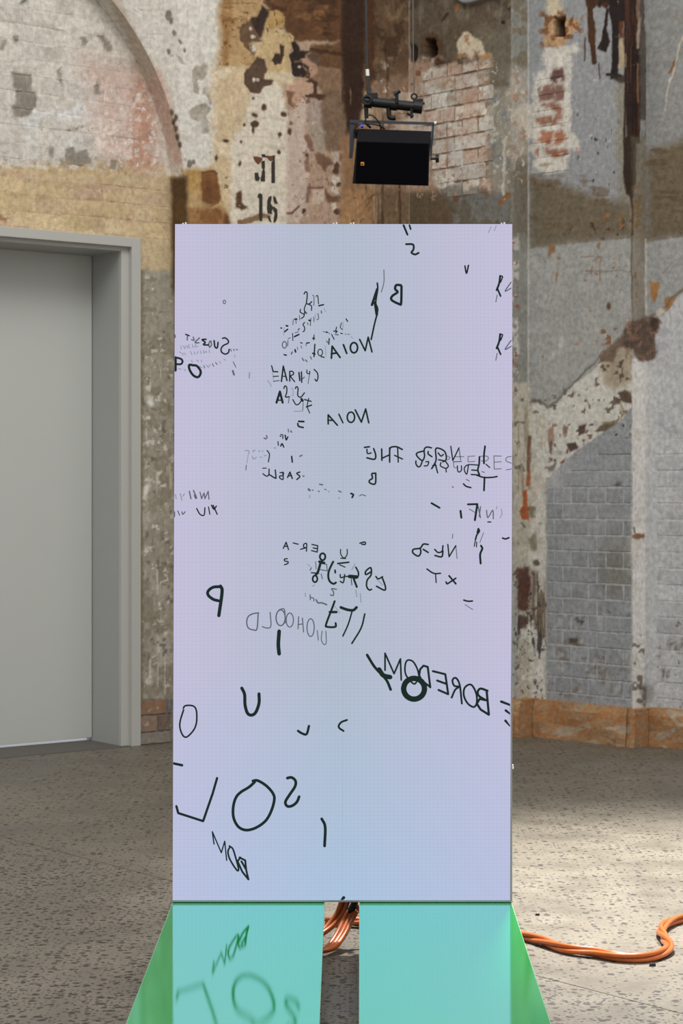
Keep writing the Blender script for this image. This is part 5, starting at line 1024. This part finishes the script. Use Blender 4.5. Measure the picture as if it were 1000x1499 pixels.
# ------------------------------------------------------------------ glossy green feet under the screen
def green_mat():
    m, nt, N, L, b = new_mat('glossy_green_sheet')
    ge = N.new('ShaderNodeNewGeometry'); nz = N.new('ShaderNodeTexNoise'); nz.inputs['Scale'].default_value = 900; nz.inputs['Detail'].default_value = 1; L.new(ge.outputs['Position'], nz.inputs['Vector'])
    bp = N.new('ShaderNodeBump'); bp.inputs['Strength'].default_value = .03; bp.inputs['Distance'].default_value = .0004; L.new(nz.outputs['Fac'], bp.inputs['Height'])
    b.inputs['Base Color'].default_value = rgba((8, 205, 70)); b.inputs['Roughness'].default_value = .45; b.inputs['Specular IOR Level'].default_value = .0
    gl = N.new('ShaderNodeBsdfGlossy'); gl.inputs['Color'].default_value = (.56, .98, 1.0, 1); gl.inputs['Roughness'].default_value = .045; L.new(bp.outputs['Normal'], gl.inputs['Normal'])
    lw_ = N.new('ShaderNodeLayerWeight'); lw_.inputs['Blend'].default_value = .5
    fr = N.new('ShaderNodeMath'); fr.operation = 'MULTIPLY'; fr.inputs[1].default_value = .98; L.new(lw_.outputs['Facing'], fr.inputs[0])
    mx = N.new('ShaderNodeMixShader'); L.new(fr.outputs[0], mx.inputs['Fac']); L.new(b.outputs[0], mx.inputs[1]); L.new(gl.outputs[0], mx.inputs[2])
    L.new(mx.outputs[0], N['Material Output'].inputs['Surface']); return m
GREEN = green_mat(); EDGE = plain('pale_cut_edge', (128, 178, 140), .5); UNDER = plain('dark_green_underframe', (22, 48, 32), .6)
ZG = .1555
def foot(pxs, label):
    """pxs: outer/inner columns at the back row 1326 and at row 1499"""
    (b0, b1), (f0, f1) = pxs
    bk0, bk1 = floor_pt(b0, 1325, ZG), floor_pt(b1, 1325, ZG); fr0, fr1 = floor_pt(f0, 1499, ZG), floor_pt(f1, 1499, ZG)
    ext = lambda p, q, Y: p+(q-p)*(Y-p[1])/(q[1]-p[1])
    a0, a1 = ext(bk0, fr0, 4.35), ext(bk1, fr1, 4.35); c0, c1 = ext(bk0, fr0, 6.14), ext(bk1, fr1, 6.14)
    t = thing('screen_foot', ((a0[0]+c1[0])/2, 5.3, 0), label, 'foot', 'green feet carrying the screen')
    dz = np.array([0, 0, .012])
    MB().box8([a0-dz, a1-dz, c1-dz, c0-dz, a0, a1, c1, c0]).build('top_sheet', GREEN, t)
    e = .0012; dx = np.array([e, 0, 0])
    for p, q, s in ((a0, c0, -1), (a1, c1, 1)):
        lo, hi = (p-dx, p) if s < 0 else (p, p+dx); lo2, hi2 = (q-dx, q) if s < 0 else (q, q+dx)
        MB().box8([lo-dz, hi-dz, hi2-dz, lo2-dz, lo, hi, hi2, lo2]).build('cut_edge', EDGE, t)
    i = np.array([.05, 0, 0]); up = np.array([0, 0, ZG-.012])
    g0, g1, h0, h1 = [np.array([w[0], w[1], 0]) for w in (a0+i, a1-i, c0+i, c1-i)]
    MB().box8([g0, g1, h1, h0, g0+up, g1+up, h1+up, h0+up]).build('underframe', UNDER, t)
foot(((252, 474.5), (185, 467)), 'glossy green plank foot with mirrored letters reflected in its surface')
foot(((526.5, 749.5), (526.5, 806)), 'glossy green plank foot reflecting only blank screen, beside the loose orange cable')

# ------------------------------------------------------------------ cables
def orange(name, c):
    m, nt, N, L, b = new_mat(name); b.inputs['Base Color'].default_value = rgba(c); b.inputs['Roughness'].default_value = .32; b.inputs['Coat Weight'].default_value = .3; b.inputs['Coat Roughness'].default_value = .2
    nz = N.new('ShaderNodeTexNoise'); nz.inputs['Scale'].default_value = 25; tc = N.new('ShaderNodeTexCoord'); L.new(tc.outputs['Object'], nz.inputs['Vector'])
    mx = N.new('ShaderNodeMixRGB'); mx.inputs['Color1'].default_value = rgba([q*.85 for q in c]); mx.inputs['Color2'].default_value = rgba([min(255, q*1.08) for q in c]); L.new(nz.outputs['Fac'], mx.inputs['Fac']); L.new(mx.outputs[0], b.inputs['Base Color'])
    return m
OR = orange('orange_cable_rubber', (198, 100, 40)); BLK = plain('black_rubber', (24, 24, 26), .5)
def bundle(parent, path, r, R, n, turns, ph=0):
    q = spline(path, 14); s = np.concatenate([[0], np.cumsum(np.linalg.norm(np.diff(q, axis=0), axis=1))])
    T = np.gradient(q, axis=0); T /= np.linalg.norm(T, axis=1)[:, None]
    B = np.cross(T, [0, 0, 1.0]); B /= np.linalg.norm(B, axis=1)[:, None]+1e-9; Nn = np.cross(B, T)
    for k in range(n):
        a = ph+2*math.pi*k/n+turns*2*math.pi*s/s[-1]+.5*np.sin(s*9)
        pp = q+R*(np.cos(a)[:, None]*B+np.sin(a)[:, None]*Nn); pp[:, 2] = np.maximum(pp[:, 2], r+.0005)
        MB().tube(pp, r, 12).build('cable_strand', OR, parent, smooth=True)
fl = lambda x, y: floor_pt(x, y, .0163)
path = [(-.05, 6.46, .0163), (.20, 6.40, .0163), (.42, 6.36, .0163), fl(752, 1366), fl(790, 1376), fl(830, 1389), fl(870, 1394), fl(905, 1400), fl(940, 1401), fl(966, 1396), fl(980, 1386), fl(972, 1372), fl(968, 1360), fl(982, 1349), fl(1005, 1343), fl(1050, 1340), fl(1120, 1350)]
t = thing('cable_bundle', (.9, 6.3, 0), 'twisted bundle of orange power cables lying on the floor beside the screen', 'cable')
bundle(t, path, .0076, .0085, 3, 3.2, .6)
t = thing('power_cable', (-.02, 6.3, 0), 'orange power cables hanging down from behind the screen between the green feet', 'cable')
def drop(pts, r=.0085): MB().tube(spline(pts, 10), r, 12).build('cable_strand', OR, t, smooth=True)
for dx in (0, 8.5):
    drop([P(509+dx, 1296, 6.2), P(501+dx, 1318, 6.19), P(493+dx, 1338, 6.18), P(481+dx*.9, 1354, 6.16), P(468+dx*.6, 1366, 6.13), P(456+dx*.4, 1374, 6.10)])
for dx in (0, 6.5, 12):
    drop([P(510+dx, 1334, 6.17), P(502+dx, 1350, 6.15), P(491+dx, 1371, 6.10), P(479+dx*.9, 1387, 6.05), P(466+dx*.6, 1392, 6.03), P(456, 1394, 6.02)], .0078)
MB().tube(spline([P(525, 1300, 6.17), P(519, 1322, 6.17), P(512, 1336, 6.17)], 6), .011, 12).build('cable_sleeve', BLK, t, smooth=True)
drop([P(514, 1316, 6.18), P(521, 1325, 6.18), P(526, 1331, 6.18), P(534, 1342, 6.17), P(541, 1356, 6.15)], .0085)
# loose chips on the floor
CH = plain('dark_chip', (34, 30, 32), .5)
for (px, py, w, lab) in ((955, 1414, .022, 'small dark chip lying below the bend of the orange cable'), (787, 1340, .016, 'small dark flat chip on the bright floor behind the cable')):
    c = floor_pt(px, py); MB().add([c+np.array(q)*w for q in ((-.5, -.4, 0), (.45, -.3, 0), (.5, .35, 0), (-.3, .45, 0), (-.4, -.3, .35), (.4, -.2, .4), (.35, .25, .35), (-.25, .3, .3))], [(3, 2, 1, 0), (4, 5, 6, 7), (0, 1, 5, 4), (1, 2, 6, 5), (2, 3, 7, 6), (3, 0, 4, 7)]).build('debris_chip', CH)
    tag(bpy.data.objects[[o.name for o in bpy.data.objects if o.name.startswith('debris_chip')][-1]], lab, 'debris')

# ------------------------------------------------------------------ hanging loudspeaker
YS = 9.5
sz = lambda a, b, d=0.0: P(500+a/6.25, 100+b/6.25, YS+d)
CAB = plain('black_textured_cabinet', (18, 17, 21), .7, var=.15, scale=200, bump=.3, spec=.12); GRL = plain('black_speaker_grille', (11, 11, 14), .95, var=.2, scale=300, bump=.4, spec=.0); YOK = plain('dark_grey_steel', (44, 48, 58), .5, .3)
PIPE = plain('black_steel_pipe', (14, 14, 16), .45, .3); BRS = plain('brass_badge', (196, 136, 60), .4, .5); GRY = plain('grey_wire_rope', (112, 104, 96), .5, .5); WHT = plain('white_tape', (226, 226, 222), .6); BLU = plain('blue_plug', (40, 50, 190), .4); CBL = plain('black_cable_jacket', (38, 38, 42), .5)
spk = thing('loudspeaker', sz(450, 1065, .12), 'black wedge loudspeaker in a U-bracket hanging in front of the corner', 'loudspeaker')
# wedge cabinet: lower baffle faces the room, upper panel leans back
fr = [sz(100, 1055), sz(797, 1076), sz(806, 682), sz(138, 662)]; tp = [sz(822, 575, .05), sz(150, 552, .05)]
bk = [sz(125, 1050, .26), sz(790, 1068, .26), sz(800, 620, .26), sz(165, 600, .26)]
MB().add([*fr, *tp, *bk], [(0, 1, 2, 3), (3, 2, 4, 5), (5, 4, 8, 9), (7, 6, 9, 8), (1, 0, 6, 7), (1, 7, 8, 4, 2), (0, 3, 5, 9, 6)]).build('cabinet', CAB, spk, bevel=.003)
g = [sz(128, 1048, -.004), sz(788, 1068, -.004), sz(796, 690, -.004), sz(146, 672, -.004)]; gb = [w+np.array([0, .006, 0]) for w in g]
gr = MB().box8([g[0], g[1], gb[1], gb[0], g[3], g[2], gb[2], gb[3]]).build('grille', GRL, spk, bevel=.001)
q = sz(176, 888, -.007); MB().obox(q, (.0155, 0, 0), (0, .004, 0), (0, 0, .0155)).build('badge', BRS, gr); q = sz(181, 880, -.009); MB().obox(q, (.009, 0, 0), (0, .003, 0), (0, 0, .005)).build('badge_emblem', GRL, gr)
# yoke
b = MB(); b.add([sz(75, 470, .08), sz(872, 494, .08), sz(872, 520, .08), sz(75, 500, .08), sz(75, 470, .13), sz(872, 494, .13), sz(872, 520, .13), sz(75, 500, .13)], [(0, 1, 2, 3)[::-1], (4, 5, 6, 7), (0, 1, 5, 4), (1, 2, 6, 5), (2, 3, 7, 6), (3, 0, 4, 7)])
for c in ([(75, 490), (118, 490), (118, 660), (100, 820), (72, 820)], [(832, 505), (850, 505), (842, 620), (826, 800), (812, 862), (812, 700)]):
    f0 = [sz(a, d, .085) for a, d in c]; f1 = [sz(a, d, .125) for a, d in c]; n = len(c)
    b.add(f0+f1, [list(range(n)), list(range(n, 2*n))[::-1]]+[(i, n+i, n+(i+1) % n, (i+1) % n) for i in range(n)])
b.build('yoke_bracket', YOK, spk)
MB().tube([sz(815, 828, .1), sz(865, 826, .1)], .006, 10).tube([sz(862, 826, .1), sz(890, 826, .1)], .019, 14).build('tilt_knob', PIPE, spk)
MB().tube([sz(70, 800, .1), sz(100, 800, .1)], .012, 12).build('tilt_knob', PIPE, spk)
MB().tube([sz(848, 500, .07), sz(868, 500, .07)], .008, 8).build('end_bolt', WHT, spk)
MB().tube(spline([sz(130, 620, .06), sz(120, 560, .05), sz(150, 520, .05), sz(230, 508, .05), sz(330, 520, .05), sz(395, 555, .08)], 8), .0035, 8).build('signal_cable', PIPE, spk, smooth=True)
MB().tube(spline([sz(215, 500, .06), sz(230, 440, .06), sz(275, 430, .06), sz(320, 465, .06), sz(355, 520, .07), sz(360, 560, .08)], 8), .0035, 8).build('signal_cable', PIPE, spk, smooth=True)
MB().tube([sz(225, 505, .07), sz(268, 545, .08)], .006, 8).build('signal_cable', PIPE, spk, smooth=True)
MB().tube([sz(176, 530, .045), sz(202, 530, .045)], .009, 10).build('cable_plug', BLU, spk)
MB().tube([sz(130, 560, .09), sz(128, 640, .09)], .012, 10).build('cable_plug', PIPE, spk)
# suspended pipe with clamps
rig = thing('hanging_pipe', sz(470, 470, .1), 'short black steel pipe with clamps hung on two wires above the loudspeaker', 'pipe')
MB().tube([sz(215, 300, .1), sz(740, 360, .1)], .0235, 20).build('pipe', PIPE, rig, smooth=False)
d = sz(740, 360, .1)-sz(215, 300, .1); d /= np.linalg.norm(d)
for a, c, w in ((245, 303, .032), (700, 352, .034), (480, 330, .028)):
    m = sz(a, c, .1); MB().tube([m-d*w*.6, m+d*w*.6], .031 if a != 480 else .029, 18).build('clamp_collar', PIPE, rig)
MB().torus(sz(237, 293, .07), (0.2, 1, 0), .019, .007, 22, 8).build('open_pipe_end', PIPE, rig, smooth=True)
MB().box(sz(240, 275, .08), sz(330, 235, .12)).build('clamp_block', PIPE, rig, bevel=.003); MB().box(sz(690, 330, .08), sz(745, 290, .12)).build('clamp_block', PIPE, rig, bevel=.003)
b = MB(); b.tube([sz(508, 320, .07), sz(505, 215, .07)], .008, 8); b.tube([sz(480, 240, .07), sz(535, 205, .07)], .010, 8); b.tube([sz(480, 215, .07), sz(500, 245, .07)], .006, 8); b.build('wing_bolt', PIPE, rig)
b = MB(); b.tube([sz(640, 370, .07), sz(640, 455, .07)], .007, 8); b.tube([sz(600, 410, .07), sz(660, 440, .07)], .007, 8); b.build('wing_bolt', PIPE, rig)
MB().tube([sz(720, 325, .08), sz(760, 318, .08)], .007, 8).build('wing_bolt', PIPE, rig)
b = MB(); b.tube(spline([sz(430, 360, .1), sz(432, 410, .1), sz(440, 446, .1), sz(465, 455, .1), sz(495, 452, .1)], 6), .0115, 10); b.build('hook_clamp', PIPE, rig, smooth=True)
b = MB(); b.torus(sz(665, 258, .1), (0, 1, 0), .0125, .0045, 20, 8); b.tube([sz(668, 275, .1), sz(672, 320, .1)], .008, 8); b.build('eye_bolt', PIPE, rig, smooth=True)
b = MB(); b.tube([sz(225, 340, .1), sz(228, 455, .1)], [.011, .010], 10); b.build('strap', PIPE, rig)
MB().tube(spline([sz(245, 240, .1), P(538, 110, YS+.1), P(537, 60, YS+.1), P(535.5, -20, YS+.1), P(534, -120, YS+.1)], 6), .0062, 10).build('support_wire', CBL, rig, smooth=True)
MB().tube([sz(236, 10, .1), sz(240, 70, .1)], .0085, 10).build('tape_marker', WHT, rig)
MB().tube([sz(250, 180, .1), sz(255, 250, .1)], .010, 10).build('wire_thimble', CBL, rig)
MB().tube(spline([sz(665, 240, .1), P(605.5, 110, YS+.1), P(605, 60, YS+.1), P(604, -120, YS+.1)], 6), .0026, 8).build('support_wire', GRY, rig, smooth=True)
MB().tube([sz(665, 180, .1), sz(665, 90, .1)], .0042, 8).build('wire_thimble', GRY, rig)
# bent conduit high on the pier
def on_pier(px, py, off):
    uu = u_at(px, B1, uR); q = B1+uu*uR; return np.array([q[0]+nR[0]*off, q[1]+nR[1]*off, HC+(HY-py)/F*q[1]])
c = MB().tube(spline([on_pier(672, -60, .025), on_pier(673, -20, .025), on_pier(675, -4, .025), on_pier(682, 3, .025), on_pier(694, 3, .025), on_pier(712, -3, .025), on_pier(735, -12, .025), on_pier(760, -22, .025)], 8), .0105, 12).build('conduit', plain('grey_conduit_paint', (128, 128, 128), .5), None, smooth=True)
tag(c, 'grey bent conduit fixed high on the stained pier', 'conduit')
